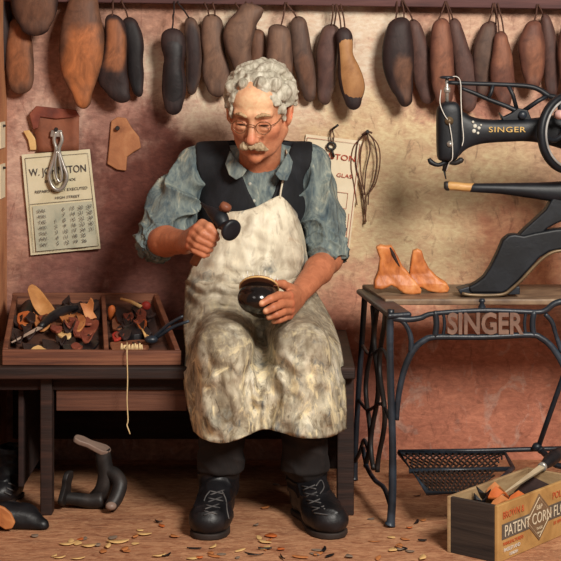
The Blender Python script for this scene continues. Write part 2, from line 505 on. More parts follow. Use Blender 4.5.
def leather(name, cols, **k): return mat(name, cols, k.pop('scale', 11), rough=k.pop('rough', 0.62), bump=k.pop('bump', 0.35), **k)
M['l_tan'] = leather('tan_leather', [(150, 88, 48), (186, 118, 68), (206, 146, 92)])
M['l_orange'] = leather('orange_leather', [(160, 74, 32), (194, 102, 48), (212, 130, 70)])
M['l_brown'] = leather('brown_leather', [(92, 54, 36), (122, 74, 50), (148, 96, 66)])
M['l_redbrown'] = leather('red_brown_leather', [(96, 46, 36), (128, 64, 48), (152, 86, 62)])
M['l_dark'] = leather('dark_leather', [(30, 22, 22), (48, 34, 32), (66, 46, 42)])
M['l_black'] = leather('black_leather', [(12, 11, 13), (20, 19, 22), (36, 33, 36)], rough=0.45)
M['l_cream'] = leather('cream_leather', [(198, 152, 92), (222, 182, 122), (232, 200, 146)])
M['l_red'] = leather('red_leather', [(140, 36, 28), (172, 52, 38)])
M['l_grey'] = leather('grey_leather', [(110, 92, 80), (150, 130, 112)])
# ================================================================== HANGING LASTS
rail_root = thing('hanging_rail', P(380, 0, 5.36), 'long dark reddish wooden rail across the top of the plaster wall', 'rail')
mb = MB()
def rail_q(px, yb): return P(px, yb, 5.33), P(px, yb, 5.398)
a0, a1 = rail_q(-30, 1.0), rail_q(700, 11.0)
mb.hexa([a0[0], a1[0], a1[1], a0[1]], [v + Vector((0, 0, 0.045)) for v in (a0[0], a1[0], a1[1], a0[1])])
mb.build('board', M['rail'], rail_root, bevel=0.004)

def row_interp(rows, n=34):
    ys = [r[0] for r in rows]
    S = catmull([(r[0], r[1], r[2]) for r in rows], 6)
    ys = np.array([s[0] for s in S]); xl = np.array([s[1] for s in S]); xr = np.array([s[2] for s in S])
    y = ys[0] + (ys[-1] - ys[0]) * (0.5 - 0.5 * np.cos(np.linspace(0, math.pi, n)))
    return y, np.interp(y, ys, xl), np.interp(y, ys, xr)

def wooden_last(name, label, rows, d, material, sole=None, cords=None, thick=0.034, cordmat='cord', shift=(0, 0), soles=(0.86, 0.0), group='shoe lasts hanging in pairs from the rail', cat='shoe last', plate=None):
    """A carved last or sole hung by the heel: lofted from its measured outline, rounder at the back, with a sole plate in front."""
    y, xl, xr = row_interp(rows)
    top = P((rows[0][1] + rows[0][2]) / 2, rows[0][0], d)
    root = thing(name, top, label, cat, group)
    n = 32; vs = []; tint = []
    ymin, ymax = y[0], y[-1]; span = ymax - ymin
    edge = min(.12, .45 * max(xr - xl) / span)
    rim, cen = [np.array(lin(c)[:3]) for c in (material, sole if sole is not None else material)]
    f_, sh_ = soles[:2]; u0_, u1_ = soles[2:] if len(soles) > 2 else (0.0, 1.0)
    for j in range(len(y)):
        u = (y[j] - ymin) / span; uc = min(max(u, edge), 1 - edge); yc_ = ymin + uc * span
        xl_, xr_ = np.interp(yc_, y, xl), np.interp(yc_, y, xr); ro = math.sqrt(max(.0, 1 - ((u - uc) / edge) ** 2))
        xl_ = xl_ + (np.interp(y[j], y, xl) + np.interp(y[j], y, xr) - xl_ - xr_) / 2; xr_ = xl_ + (np.interp(yc_, y, xr) - np.interp(yc_, y, xl))
        cx = (xl_ + xr_) / 2; hw = max(.3, (xr_ - xl_) / 2 * ro) * d / FPX
        th = thick * (0.55 + 0.45 * math.sin(math.pi * min(1, u * 1.1 + 0.12))) * max(.06, ro)
        c = P(cx, y[j], d)
        for k in range(n):
            q = 2 * math.pi * k / n; ca, sa = math.cos(q), math.sin(q)
            ex = 0.80
            v_ = c + Vector((math.copysign(abs(ca) ** ex, ca) * hw, math.copysign(abs(sa) ** 0.85, sa) * th * (0.8 if sa < 0 else 1), 0)); vs.append(v_)
            xx = ((math.copysign(abs(ca) ** ex, ca)) - 2 * sh_) / f_; vv = (2 * u - u0_ - u1_) / max(.05, u1_ - u0_)
            q4 = (abs(xx) ** 3 + abs(vv) ** 4) ** (1 / 3.5) + .16 * float(fnoise(np.array([[v_.x * 30, v_.y * 30, v_.z * 22]]), 3)[0])
            m_ = min(1, max(0, (1.12 - q4) / .38)); m_ = m_ * m_ * (3 - 2 * m_) if sa < 0.05 else 0
            tint.append(rim * (1 - m_) + cen * m_)
    fs = [[j * n + k, (j + 1) * n + k, (j + 1) * n + (k + 1) % n, j * n + (k + 1) % n] for j in range(len(y) - 1) for k in range(n)]
    fs.append(list(range(n))); fs.append([(len(y) - 1) * n + k for k in range(n)][::-1])
    o_ = link_mesh('body', vs, [f[::-1] for f in fs], last_wood, root, True)
    at = o_.data.color_attributes.new('tint', 'FLOAT_COLOR', 'POINT'); at.data.foreach_set('color', np.concatenate([np.array(tint), np.ones((len(tint), 1))], 1).astype(np.float32).ravel())
    if plate is not None:
        sole = plate
        f, sh = soles[:2]; u0, u1 = soles[2:] if len(soles) > 2 else (0.02, .985); vs = []; m = 12
        for q_ in np.linspace(0, 1, 34):
            u = u0 + (u1 - u0) * (.5 - .5 * math.cos(math.pi * q_)); x_ = min(1, (u - u0) / (u1 - u0) / .22, (u1 - u) / (u1 - u0) / .22); e = math.sqrt(max(.003, 1 - (1 - x_) ** 2))
            yy = ymin + u * (ymax - ymin); xl_, xr_ = np.interp(yy, y, xl), np.interp(yy, y, xr)
            cx = (xl_ + xr_) / 2 + sh * (xr_ - xl_); hw = max(0.2, (xr_ - xl_) / 2) * f * e * d / FPX
            th = thick * (0.55 + 0.45 * math.sin(math.pi * min(1, u * 1.1 + 0.12))) * min(1, 0.25 + math.sqrt(max(0, 4 * u * (1 - u)))) * 0.8
            c = P(cx, yy, d) - Vector((0, th * (0.50 * e - .05), 0)); ring = []
            for k in range(m):
                q = 2 * math.pi * k / m
                ring.append(c + Vector((math.cos(q) * hw, math.sin(q) * th * 0.66 * (.4 + .6 * e), 0)))
            vs.append(ring)
        J = len(vs); V = [p for r in vs for p in r]
        fs = [[j * m + k, (j + 1) * m + k, (j + 1) * m + (k + 1) % m, j * m + (k + 1) % m] for j in range(J - 1) for k in range(m)]
        fs.append(list(range(m))); fs.append([(J - 1) * m + k for k in range(m)][::-1])
        MB().add(V, fs).build('sole', sole, root, smooth=True)
    mb = MB()
    for (xa, ya, xb, yb) in (cords or []):
        a = P(xa, ya, 5.322); b = P(xb, yb, d - thick * 0.3)
        mid = (a + b) / 2 + Vector((0.002, -0.004, 0))
        mb.tube([a + Vector((0, 0.012, 0.006)), a, mid, b], 0.0026, 6, smooth=4)
    if cords: mb.build('cord', M[cordmat], root, smooth=True)
    return root

lw = NT('worn_last_wood'); a_ = lw.n('ShaderNodeAttribute', attribute_name='tint'); o_ = lw.mapping((1, 1, .6))
c_ = lw.mix(.75, a_.outputs['Color'], lw.ramp(lw.noise(o_, 16, 6, .65, 1.2), [(.3, (.2, .2, .22, 1)), (.5, (.48, .47, .46, 1)), (.7, (.8, .78, .74, 1))]), 'OVERLAY')
lw.base(c_, .6, 0, .3); lw.bump(lw.noise(o_, 40, 5, .6, 1.0), .35, .004); last_wood = lw.m
LM = {'dk': (50, 36, 35), 'blk': (30, 25, 27), 'br': (104, 72, 56), 'gb': (92, 70, 60), 'or': (166, 102, 62), 'tan': (176, 128, 82), 'rb': (104, 66, 54), 'mv': (88, 62, 56),
      'or2': (142, 90, 60), 'rb2': (132, 86, 66), 'gb2': (116, 88, 72)}
plate_black = mat('blackened_sole_leather', [(20, 17, 19), (32, 26, 28), (50, 40, 40)], 14, rough=0.55)
plate_tan = mat('tan_sole_leather', [(136, 92, 56), (168, 120, 76), (188, 142, 94)], 9, rough=0.6)
D1, D2 = 5.305, 5.355
wooden_last('shoe_last', 'dark blunt last half cut off in the top left corner', [(-12, -14, 6), (5, -12, 10), (25, -10, 11), (45, -9, 9), (65, -8, 6), (80, -6, 2)], D2, LM['dk'])
wooden_last('shoe_last', 'orange-brown last hanging below the dark-rimmed toe at the far left', [(18, 12, 22), (33, 8, 30), (50, 6, 33), (70, 6, 34), (84, 9, 33), (91, 14, 27), (94, 18, 22)], D2 - .005, LM['br'], LM['or2'], thick=0.03, soles=(.84, .03, .1, .96))
wooden_last('shoe_last', 'broad dark-rimmed last with brown middle cut off by the top edge above the orange one', [(-45, 20, 46), (-25, 15, 54), (-5, 11, 58), (10, 12, 57), (22, 17, 53), (31, 25, 45), (36, 32, 38)], D1 - .02, LM['dk'], LM['br'], thick=0.04, soles=(0.88, 0.04))
wooden_last('shoe_last', 'largest broad last with tan middle and pointed toe hanging above the calendar', [(-8, 76, 94), (4, 68, 98), (18, 63, 101), (32, 60, 104), (50, 59, 104), (66, 60, 102), (80, 64, 97), (94, 72, 92), (104, 78, 88), (109, 82, 85)], D1 - .01, LM['br'], LM['or'], [(84, 3, 86, -2)], thick=0.045, soles=(0.95, 0.04, .30, 1.05))
wooden_last('shoe_last', 'brown last with dark toe cap beside the largest broad last', [(14, 107, 117), (25, 105, 125), (42, 105, 127), (58, 102, 127), (71, 97, 127), (84, 99, 129), (94, 108, 129), (100, 116, 127), (103, 120, 124)], D1, LM['dk'], LM['or2'], [(113, 2, 112, 16)], thick=0.036, soles=(0.84, 0.02, .06, .66))
wooden_last('shoe_last', 'narrow blackened last just right of the brown one with dark toe cap', [(17, 125, 133), (30, 122, 141), (45, 126, 144), (60, 127, 143), (75, 128, 144), (89, 132, 143), (97, 137, 141)], D2, LM['dk'], LM['blk'], [(122, 2, 128, 18)], thick=0.028)
wooden_last('shoe_last', 'black waisted shoe sole hanging on a knotted black cord', [(28, 168, 177), (34, 162, 183), (46, 161, 186), (58, 164, 185), (66, 163, 184), (80, 162, 186), (92, 162, 186), (104, 164, 183), (111, 168, 179), (115, 172, 175)], D1, LM['dk'], None, [(174, 3, 173, 18), (173, 16, 172, 30)], cordmat='cord_black', soles=(0.86, 0), plate=plate_black)
wooden_last('shoe_last', 'dark last behind the black waisted sole', [(17, 187, 193), (30, 184, 200), (48, 185, 202), (65, 186, 202), (80, 186, 200), (90, 188, 196), (95, 190, 193)], D2, LM['gb'], LM['dk'], [(178, 3, 189, 18)], cordmat='cord_black', thick=0.028)
wooden_last('shoe_last', 'slim grey-brown last next to the boot-shaped one above the man', [(14, 207, 216), (24, 202, 223), (40, 201, 224), (55, 203, 226), (70, 202, 230), (84, 205, 231), (94, 212, 225), (97, 216, 220)], D2 - .01, LM['gb'], LM['gb2'], [(205, 4, 209, 16), (213, 4, 215, 16)], thick=0.03)
wooden_last('shoe_last', 'boot-shaped brown last with flared top above the white hair', [(3, 244, 252), (9, 240, 262), (16, 232, 262), (24, 226, 257), (36, 223, 254), (50, 226, 251), (62, 231, 252), (76, 236, 250), (84, 240, 247)], D1, LM['gb'], LM['gb2'], [(236, 4, 240, 12), (246, 3, 248, 6)], thick=0.036)
wooden_last('shoe_last', 'small last peeping from behind the boot-shaped one', [(29, 254, 261), (38, 250, 266), (52, 250, 267), (66, 250, 265), (78, 252, 260), (84, 255, 258)], D2, LM['br'], None, [(252, 4, 256, 30)], thick=0.026)
wooden_last('shoe_last', 'plain brown last directly above the right side of the hair', [(24, 271, 283), (32, 268, 290), (48, 267, 292), (62, 266, 293), (76, 268, 292), (88, 274, 288), (93, 279, 283)], D1, LM['gb'], LM['gb2'], [(285, 4, 281, 26)], thick=0.034, soles=(0.8, .04))
wooden_last('shoe_last', 'long curved last leaning behind the plain one by the right ear', [(16, 293, 304), (28, 290, 308), (46, 291, 311), (62, 293, 314), (78, 297, 316), (92, 302, 316), (99, 306, 313), (102, 309, 311)], D2, LM['gb'], LM['br'], [(287, 4, 297, 18)], thick=0.03, soles=(0.6, .04, .4, .97))
wooden_last('shoe_last', 'dark last with grooved waist behind the pale tan sole', [(24, 327, 335), (34, 320, 340), (52, 316, 338), (70, 317, 336), (86, 317, 335), (97, 318, 331), (105, 323, 327)], D2 - .01, LM['gb'], LM['mv'], [(333, 6, 331, 26), (336, 6, 334, 26)], thick=0.03)
wooden_last('shoe_last', 'pale tan waisted sole with round forefoot and heel', [(27, 340, 347), (33, 336, 352), (44, 337, 353), (54, 338, 353), (64, 338, 358), (76, 338, 363), (88, 340, 365), (99, 344, 362), (107, 349, 358), (110, 352, 355)], D1 - .01, LM['dk'], None, [(337, 6, 341, 28), (341, 6, 345, 29)], thick=0.03, soles=(0.93, .03, .01, .99), plate=plate_tan)
wooden_last('shoe_last', 'dark broad last with scooped tan lower face, alone over the bare plaster', [(17, 398, 405), (26, 388, 410), (42, 383, 413), (60, 382, 414), (76, 385, 413), (90, 391, 413), (100, 399, 411), (107, 403, 407)], D1, LM['dk'], LM['br'], [(397, 3, 395, 22), (402, 2, 404, 18)], thick=0.042, soles=(0.62, .14, .42, .96))
wooden_last('shoe_last', 'red-brown slim last tucked behind the dark broad one', [(19, 410, 416), (30, 409, 423), (48, 411, 429), (66, 412, 436), (84, 415, 437), (96, 420, 435), (104, 425, 430)], D2, LM['mv'], None, [(404, 2, 413, 21)], thick=0.028)
wooden_last('shoe_last', 'red-brown last hanging above the head of the sewing machine', [(18, 438, 446), (28, 432, 450), (46, 430, 453), (66, 430, 454), (86, 432, 455), (98, 436, 452), (106, 441, 447)], D1, LM['rb'], LM['rb2'], [(445, 3, 437, 22), (446, 3, 450, 22)], thick=0.034, soles=(0.75, 0))
wooden_last('shoe_last', 'dusky slanting last behind the red-brown one above the machine head', [(18, 451, 457), (30, 449, 463), (48, 452, 469), (64, 454, 475), (84, 457, 478), (100, 461, 477), (112, 466, 472)], D2, LM['mv'], None, [(447, 3, 453, 20)], thick=0.028)
wooden_last('shoe_last', 'dark round-topped last above the middle of the machine beam', [(21, 487, 494), (29, 480, 497), (46, 474, 497), (62, 473, 495), (78, 474, 492), (90, 477, 488), (97, 480, 485)], D2 - .01, LM['mv'], LM['gb'], [(493, 5, 488, 24), (494, 5, 496, 24)], thick=0.03)
wooden_last('shoe_last', 'lighter red-brown last with pale band in front of the dark round-topped one', [(31, 498, 504), (40, 494, 508), (54, 492, 512), (72, 490, 514), (90, 493, 514), (102, 499, 510), (108, 503, 507)], D1, LM['rb'], LM['rb2'], [(495, 5, 499, 34), (498, 5, 504, 34)], thick=0.03, soles=(0.8, .03, .05, .5))
wooden_last('shoe_last', 'wide orange-brown last hanging left of the flywheel', [(20, 532, 537), (30, 523, 542), (44, 518, 545), (62, 520, 545), (76, 523, 543), (86, 528, 538), (90, 531, 535)], D1, LM['rb'], LM['rb2'], [(537, 6, 534, 22)], thick=0.036, soles=(0.7, .08, .2, .9))
wooden_last('shoe_last', 'dull slim last behind the wide orange-brown one, above the flywheel', [(14, 542, 548), (28, 541, 554), (48, 543, 558), (66, 544, 560), (84, 545, 559), (97, 549, 555)], D2, LM['mv'], None, [(539, 6, 543, 17)], thick=0.028)
wooden_last('shoe_last', 'brown last cut off by the right edge above the flywheel', [(20, 563, 569), (44, 558, 577), (68, 559, 580), (88, 562, 576), (95, 566, 571)], D1, LM['rb'], None, [(566, 6, 566, 22)], thick=0.03)

# ================================================================== THINGS PINNED TO THE WALL
def wall_sheet(poly, d0=5.393, t=0.006, curl=0.0):
    """thin solid sheet on the wall from an outline in photo pixels; returns MB"""
    mb = MB(); front = [P(x, y, d0 - t) for x, y in poly]; mb.prism(front, (0, t, 0)); return mb
def grid_sheet(corners, nu, nv, d, fn, t=0.003):
    """sheet from 4 pixel corners (tl,tr,br,bl); fn(u,v) -> extra distance towards the camera"""
    mb = MB(); V = []
    for s in (0, 1):
        for j in range(nv + 1):
            for i in range(nu + 1):
                u, v = i / nu, j / nv
                tx = corners[0][0] * (1 - u) * (1 - v) + corners[1][0] * u * (1 - v) + corners[2][0] * u * v + corners[3][0] * (1 - u) * v
                ty = corners[0][1] * (1 - u) * (1 - v) + corners[1][1] * u * (1 - v) + corners[2][1] * u * v + corners[3][1] * (1 - u) * v
                p = P(tx, ty, d); p.y -= fn(u, v) + (t if s == 0 else 0); V.append(p)
    N = (nu + 1) * (nv + 1); Fc = []
    for j in range(nv):
        for i in range(nu):
            a = j * (nu + 1) + i; q = [a, a + 1, a + nu + 2, a + nu + 1]
            Fc.append(q[::-1]); Fc.append([N + k for k in q])
    edge = [i for i in range(nu + 1)] + [j * (nu + 1) + nu for j in range(1, nv + 1)] + [nv * (nu + 1) + i for i in range(nu - 1, -1, -1)] + [j * (nu + 1) for j in range(nv - 1, 0, -1)]
    for k in range(len(edge)):
        a, b = edge[k], edge[(k + 1) % len(edge)]; Fc.append([a, b, N + b, N + a])
    return mb.add(V, Fc)

# calendar on the left
tl, tr, br, bl = (22, 154.5), (90, 149), (101, 248), (31, 255)
calr = thing('wall_calendar', P(60, 255, 5.385), 'aged paper calendar with dates and a wire clip on the left wall', 'calendar')
grid_sheet((tl, tr, br, bl), 6, 8, 5.392, lambda u, v: 0.004 + 0.008 * v * v * (u > 0.8) + 0.002 * math.sin(6 * v)).build('sheet', M['paper'], calr, smooth=False)
def cal_pt(u, v, off=0.016):
    a = np.array(tl) * (1 - u) * (1 - v) + np.array(tr) * u * (1 - v) + np.array(br) * u * v + np.array(bl) * (1 - u) * v
    return P(a[0], a[1], 5.392 - off)
mb = MB()
mb.add([cal_pt(.10, .53, .0135), cal_pt(.95, .53, .0135), cal_pt(.95, .96, .018), cal_pt(.10, .96, .0135)], [[0, 3, 2, 1]])
for vv in np.linspace(0, 1, 2): pass
pad = grid_sheet([tuple((np.array(tl) * (1 - u) * (1 - v) + np.array(tr) * u * (1 - v) + np.array(br) * u * v + np.array(bl) * (1 - u) * v)) for u, v in ((.09, .52), (.95, .52), (.96, .965), (.09, .965))], 4, 4, 5.392, lambda u, v: 0.0075 + .004 * v * v + 0.008 * v * v * (u > .7), .003)
pad.build('date_pad', M['paper_pad'], calr)
xa = (cal_pt(1, .2) - cal_pt(0, .2)).normalized(); za = (cal_pt(.5, 0) - cal_pt(.5, 1)).normalized()
za = (za - xa * za.dot(xa)).normalized()
mb = MB()
mb.add(*text_geo('W. JOHNSTON', 0.034, cal_pt(.50, .19, .0125), xa, za, 0.0004, width=0.185))
mb.build('heading', M['ink'], calr)
mb = MB()
mb.add(*text_geo('BOOT AND SHOE', 0.012, cal_pt(.52, .29, .0125), xa, za, 0.0003, width=0.10))
mb.add(*text_geo('REPAIRS NEATLY EXECUTED', 0.013, cal_pt(.52, .385, .0125), xa, za, 0.0003, width=0.17))
mb.add(*text_geo('HIGH STREET', 0.012, cal_pt(.60, .46, .0125), xa, za, 0.0003, width=0.08))
mb.build('small_print', M['ink'], calr)
mb = MB()
rows = [('SUN.', '   6  13 20 27'), ('MON.', '   7  14 21 28'), ('TUES.', '1  8  15 22 29'), ('WED.', '2  9  16 23 30'), ('THUR.', '3  10 17 24 31'), ('FRI.', '4  11 18 25'), ('SAT.', '5  12 19 26')]
for i, (dname, _) in enumerate(rows):
    mb = MB()
    v = .575 + i * .056; o_ = .019 + .012 * (v - .5)
    mb.add(*text_geo(dname, 0.014, cal_pt(.21, v, o_), xa, za, 0.0003, width=0.026))
    for w_ in range(5):
        n_ = i - 1 + w_ * 7
        if 1 <= n_ <= 31: mb.add(*text_geo(str(n_), 0.016, cal_pt(.40 + .125 * w_, v, o_ + .003 * (w_ > 2)), xa, za, 0.0003))
    mb.build('date_lettering', M['ink'], calr)
mb = MB()
def line_on(pts, r=0.0007): mb.tube([cal_pt(*p) for p in pts], r, 4)
line_on([(.04, .04, .0125), (.96, .04, .0125), (.96, .5, .0125), (.97, .975, .019), (.04, .975, .0125), (.04, .04, .0125)])
line_on([(.05, .5, .0125), (.96, .5, .0125)])
mb.build('border', M['ink'], calr)

# silvery wire clip hanging over the calendar
clip_r = thing('wire_clip', P(58, 190, 5.36), 'silver-white wire loop clip hung on a nail over the calendar', 'clip')
mb = MB()
loop = [(56, 131), (54, 140), (56, 150), (52, 165), (49, 176), (52, 186), (58, 190), (64, 186), (67, 176), (63, 164), (59, 150), (62, 140), (60, 131)]
mb.tube([P(x, y, 5.365) for x, y in loop], 0.0062, 8, smooth=4)
mb.build('outer_wire', M['steel'], clip_r, smooth=True)
mb = MB(); mb.tube([P(x, y, 5.36) for x, y in [(57, 150), (55, 163), (56, 176), (60, 182), (62, 175), (60, 163), (58, 150)]], 0.004, 8, smooth=4)
mb.build('inner_wire', M['steel'], clip_r, smooth=True)
mb = MB(); mb.lathe(P(57.5, 129, 5.395), (0, -1, 0), [(0, .003), (.035, .003), (.035, .007), (.039, .006)], 10)
mb.build('nail', M['iron_worn'], clip_r, smooth=False)
mb = MB(); mb.hexa([P(50, 137, 5.362), P(63, 137, 5.362), P(63, 137, 5.372), P(50, 137, 5.372)], [P(51, 130, 5.362), P(62, 130, 5.362), P(62, 130, 5.372), P(51, 130, 5.372)])
mb.build('jaw', M['steel'], clip_r, bevel=.003)

# leather scraps pinned up
lr = thing('leather_piece', P(54, 148, 5.39), 'brown folded leather piece pinned behind the top of the calendar', 'leather piece')
grid_sheet(((33, 112), (80, 116), (79, 150), (38, 152)), 6, 6, 5.388, lambda u, v: 0.004 + 0.012 * (1 - v) * abs(u - .5) + .01 * max(0, u - .8) * 5 * (1 - v)).build('panel', mat('pinned_leather', [(112, 66, 48), (142, 86, 62), (158, 102, 76)], 9, rough=.7), lr, smooth=True)
mb = wall_sheet([(29, 114), (36, 106), (76, 110), (80, 117), (56, 119), (40, 117), (38, 128), (33, 130)], 5.378, .008); mb.build('folded_edge', M['l_redbrown'], lr, bevel=.003)
cr = tag(wall_sheet([(23, 131), (29, 130), (37, 141), (36, 150), (30, 150), (28, 140)], 5.39, .006).build('leather_scrap', M['l_cream'], None, bevel=.002, org=P(30, 150, 5.39)), 'small curled cream leather scrap left of the pinned brown piece', 'leather scrap')
lr = thing('leather_piece', P(122, 168, 5.385), 'tan leather tag piece with a nail hole, pinned alone right of the calendar', 'leather piece')
mb = wall_sheet([(111, 121), (117, 117), (126, 118), (131, 127), (139, 137), (141, 148), (134, 152), (127, 157), (126, 171), (117, 170), (107, 164), (109, 145)], 5.399, .014)
mb.build('panel', mat('pinned_tan', [(138, 84, 54), (170, 112, 74), (190, 136, 94)], 12, rough=.7), lr, bevel=.004)
mb = MB(); mb.lathe(P(118, 128, 5.39), (0, -1, 0), [(0, .004), (.02, .004), (.02, .008), (.024, .006)], 10); mb.build('nail', M['iron_worn'], lr)

# papers pinned on the side wall
for k, (y0, y1, lab) in enumerate(((122, 148, 'upper cream note pinned on the ochre side wall'), (164, 198, 'lower larger cream note pinned on the ochre side wall'))):
    a = P(4, y0, 5.29); b = P(4, y1, 5.29); mb = MB()
    mb.box((-0.8875, (a.y + .0), (a.z + b.z) / 2), (0.006, 0.09, a.z - b.z))
    nr = thing('pinned_note', (-0.887, a.y, b.z), lab, 'note'); mb.build('sheet', M['paper2'], nr)
    mb = MB(); mb.lathe((-0.884, a.y, a.z - .012), (1, 0, 0), [(0, .004), (.008, .004), (.009, .002)], 8); mb.build('pin', M['iron_worn'], nr)

# calendar on the right, half behind the man
tl2, tr2, br2, bl2 = (306, 134), (362, 141), (349, 252), (294, 245)
c2 = thing('wall_notice', P(328, 250, 5.385), 'cream printed sheet with red lettering half hidden behind the man', 'notice')
grid_sheet((tl2, tr2, br2, bl2), 4, 6, 5.393, lambda u, v: 0.003 + .004 * u * v).build('sheet', M['paper2'], c2)
def c2p(u, v, off=0.0115):
    a = np.array(tl2) * (1 - u) * (1 - v) + np.array(tr2) * u * (1 - v) + np.array(br2) * u * v + np.array(bl2) * (1 - u) * v
    return P(a[0], a[1], 5.393 - off)
xa = (c2p(1, .2) - c2p(0, .2)).normalized(); za = (c2p(.5, 0) - c2p(.5, 1)).normalized(); za = (za - xa * za.dot(xa)).normalized()
mb = MB()
for args, kw in ((('JOHNSTON', 0.026, c2p(.48, .17), xa, za, 0.0004), dict(width=.165)), (('GLAS', 0.018, c2p(.76, .33), xa, za, 0.0003), dict(width=.05)), (('19', 0.026, c2p(.62, .54), xa, za, 0.0003), {})):
    MB().add(*text_geo(*args, **kw)).build('red_lettering', M['red_ink'], c2)
mb = MB()
for pts in ([(.03, .03), (.97, .03), (.97, .97), (.03, .97), (.03, .03)], [(.55, .48), (.86, .48), (.86, .62), (.55, .62)], [(.72, .66), (.72, .93)], [(.82, .66), (.82, .93)], [(.92, .66), (.92, .93)]):
    mb.tube([c2p(*p) for p in pts], .0008, 4)
mb.build('red_rules', M['red_ink'], c2)
# key hook on a nail over it
kr = thing('hanging_key', P(331, 155, 5.375), 'small dark iron key hanging on a nail over the cream red-printed sheet', 'key')
mb = MB(); mb.tube([P(338, 125, 5.35), P(334, 128, 5.36), P(331, 130, 5.395)], .004, 8); mb.build('nail', M['iron_worn'], kr, smooth=True)
mb = MB(); mb.tube([P(332, 129, 5.372), P(330, 136, 5.372), P(331, 143, 5.372)], .0022, 6); mb.tube([P(332, 129, 5.372), P(334, 136, 5.372), P(333, 143, 5.372)], .0022, 6); mb.build('cord', M['cord'], kr, smooth=True)
mb = MB(); pts = [P(331.5 + 4 * math.cos(a), 146 + 3.5 * math.sin(a), 5.372) for a in np.linspace(0, 2 * math.pi, 12, endpoint=False)]
mb.tube(pts, .004, 6, closed=True); mb.tube([P(331.5, 149, 5.372), P(334, 157, 5.372)], .0045, 6)
mb.build('shank', M['iron_worn'], kr, smooth=True)
# leather thongs in a bundle
tr_ = thing('lace_bundle', P(368, 132, 5.38), 'bundle of thin leather laces looped over a nail on the beige plaster', 'laces')
mb = MB()
for k, pts in enumerate(([(366, 134), (354, 146), (351, 165), (354, 185), (357, 205)], [(366, 133), (358, 142), (356, 165), (362, 190), (366, 222)], [(367, 133), (361, 150), (361, 175), (366, 200), (365, 224)],
        [(367, 133), (370, 150), (366, 170), (364, 195)], [(368, 133), (378, 145), (380, 162), (376, 182), (370, 192)], [(368, 133), (374, 142), (377, 160), (374, 180), (369, 193), (368, 205)])):
    mb2 = MB(); mb2.tube([P(x, y, 5.385 - .004 * k) for x, y in pts], .0024, 6, smooth=5); mb2.build('lace', M['cord'] if k % 2 else mat('lace_brown', [(86, 54, 38), (116, 78, 56)], 30, bump=0), tr_, smooth=True)
mb.tube([P(362, 135, 5.365), P(367, 131, 5.362), P(372, 133, 5.365)], .004, 6); mb.build('knot', M['cord'], tr_, smooth=True)
mb = MB(); mb.lathe(P(367, 131, 5.395), (0, -1, 0), [(0, .003), (.035, .003), (.035, .006), (.038, .005)], 8); mb.build('nail', M['iron_worn'], tr_)
# ================================================================== BENCH
bench = thing('work_bench', P(180, 500, 5.0).xy.to_3d(), 'dark low wooden cobbler bench under the tray, with the man seated on its right end', 'bench')
BX0, BX1, BYF, BYB = -0.868, 0.212, 4.70 + CAMY, 5.36 + CAMY
mb = MB(); mb.box(((BX0 + BX1) / 2, (BYF + BYB) / 2, .4125), (BX1 - BX0, BYB - BYF, .035)); mb.build('seat_board', M['bench'], bench, bevel=.005)
def leg(px0, px1, d, ztop=.395, depth=.05):
    a = P(px0, 400, d); b = P(px1, 400, d); m_ = MB(); m_.box(((a.x + b.x) / 2, a.y + depth / 2, ztop / 2), (b.x - a.x, depth, ztop)); m_.build('leg', M['bench'], bench, bevel=.004)
leg(40, 52, 4.735); leg(337, 354, 4.735); leg(-20, -6, 4.735); leg(322, 338, 5.28); leg(34, 48, 5.28)
a = P(56, 386, 4.765); b = P(187, 411, 4.765)
mb = MB(); mb.box(((a.x + b.x) / 2, a.y + .012, (a.z + b.z) / 2), (b.x - a.x, .024, a.z - b.z)); mb.build('drawer_front', M['drawer'], bench, bevel=.003)
a = P(-20, 372, 4.755); b = P(352, 384, 4.755)
mb = MB(); mb.box(((a.x + b.x) / 2, a.y + .012, .375), (b.x - a.x, .024, .042)); mb.build('apron_rail', M['bench_dark'], bench, bevel=.003)
mb = MB(); mb.box(((BX0 + BX1) / 2, 5.33 + CAMY, .24), (BX1 - BX0 - .02, .02, .31)); mb.build('shade_panel', M['bench_dark'], bench, bevel=.003)  # dark sheet added to keep the shaded space under the bench dark
a = P(44, 400, 4.78); mb = MB(); mb.box((a.x - .07, a.y + .27, .23), (.016, .5, .33)); mb.build('side_panel', M['bench_dark'], bench, bevel=.003)
a = P(345, 400, 4.78); mb = MB(); mb.box((a.x, a.y + .26, .235), (.018, .46, .31)); mb.build('side_panel', mat('reddish_end_panel', [(74, 36, 28), (108, 58, 42)], 8, (1, 1, 3), rough=.7), bench, bevel=.003)

# ================================================================== TRAY
FL, FR, BL, BR = P(2, 350, 4.72), P(181, 351, 4.72), P(13, 292.5, 5.28), P(158, 292.5, 5.28)
tray = thing('scrap_tray', (( FL + FR) / 2).xy.to_3d() + Vector((0, .2, .431)), 'open two-compartment wooden tray of leather scraps on the bench', 'tray')
def plank(name, a, b, zb, th, inward, material):
    """upright board from rim point a to rim point b down to height zb"""
    inward = Vector(inward).normalized() * th
    m_ = MB(); lo = [Vector((a.x, a.y, zb)), Vector((b.x, b.y, zb)), Vector((b.x, b.y, zb)) + inward, Vector((a.x, a.y, zb)) + inward]
    m_.hexa(lo, [a, b, b + inward, a + inward]); return m_.build(name, material, tray, bevel=.003)
plank('front_board', FL, FR, .431, .018, (0, 1, 0), M['tray']); plank('back_board', BL, BR, .431, .018, (0, -1, 0), M['tray'])
plank('side_board', FL.lerp(BL, .034), BL.lerp(FL, .034), .431, .016, (1, 0, 0), M['tray']); plank('side_board', FR.lerp(BR, .034), BR.lerp(FR, .034), .431, .016, (-1, 0, 0), M['tray'])
plank('divider', P(104, 351, 4.735), P(101, 294, 5.27), .431, .014, (1, 0, 0), M['tray'])
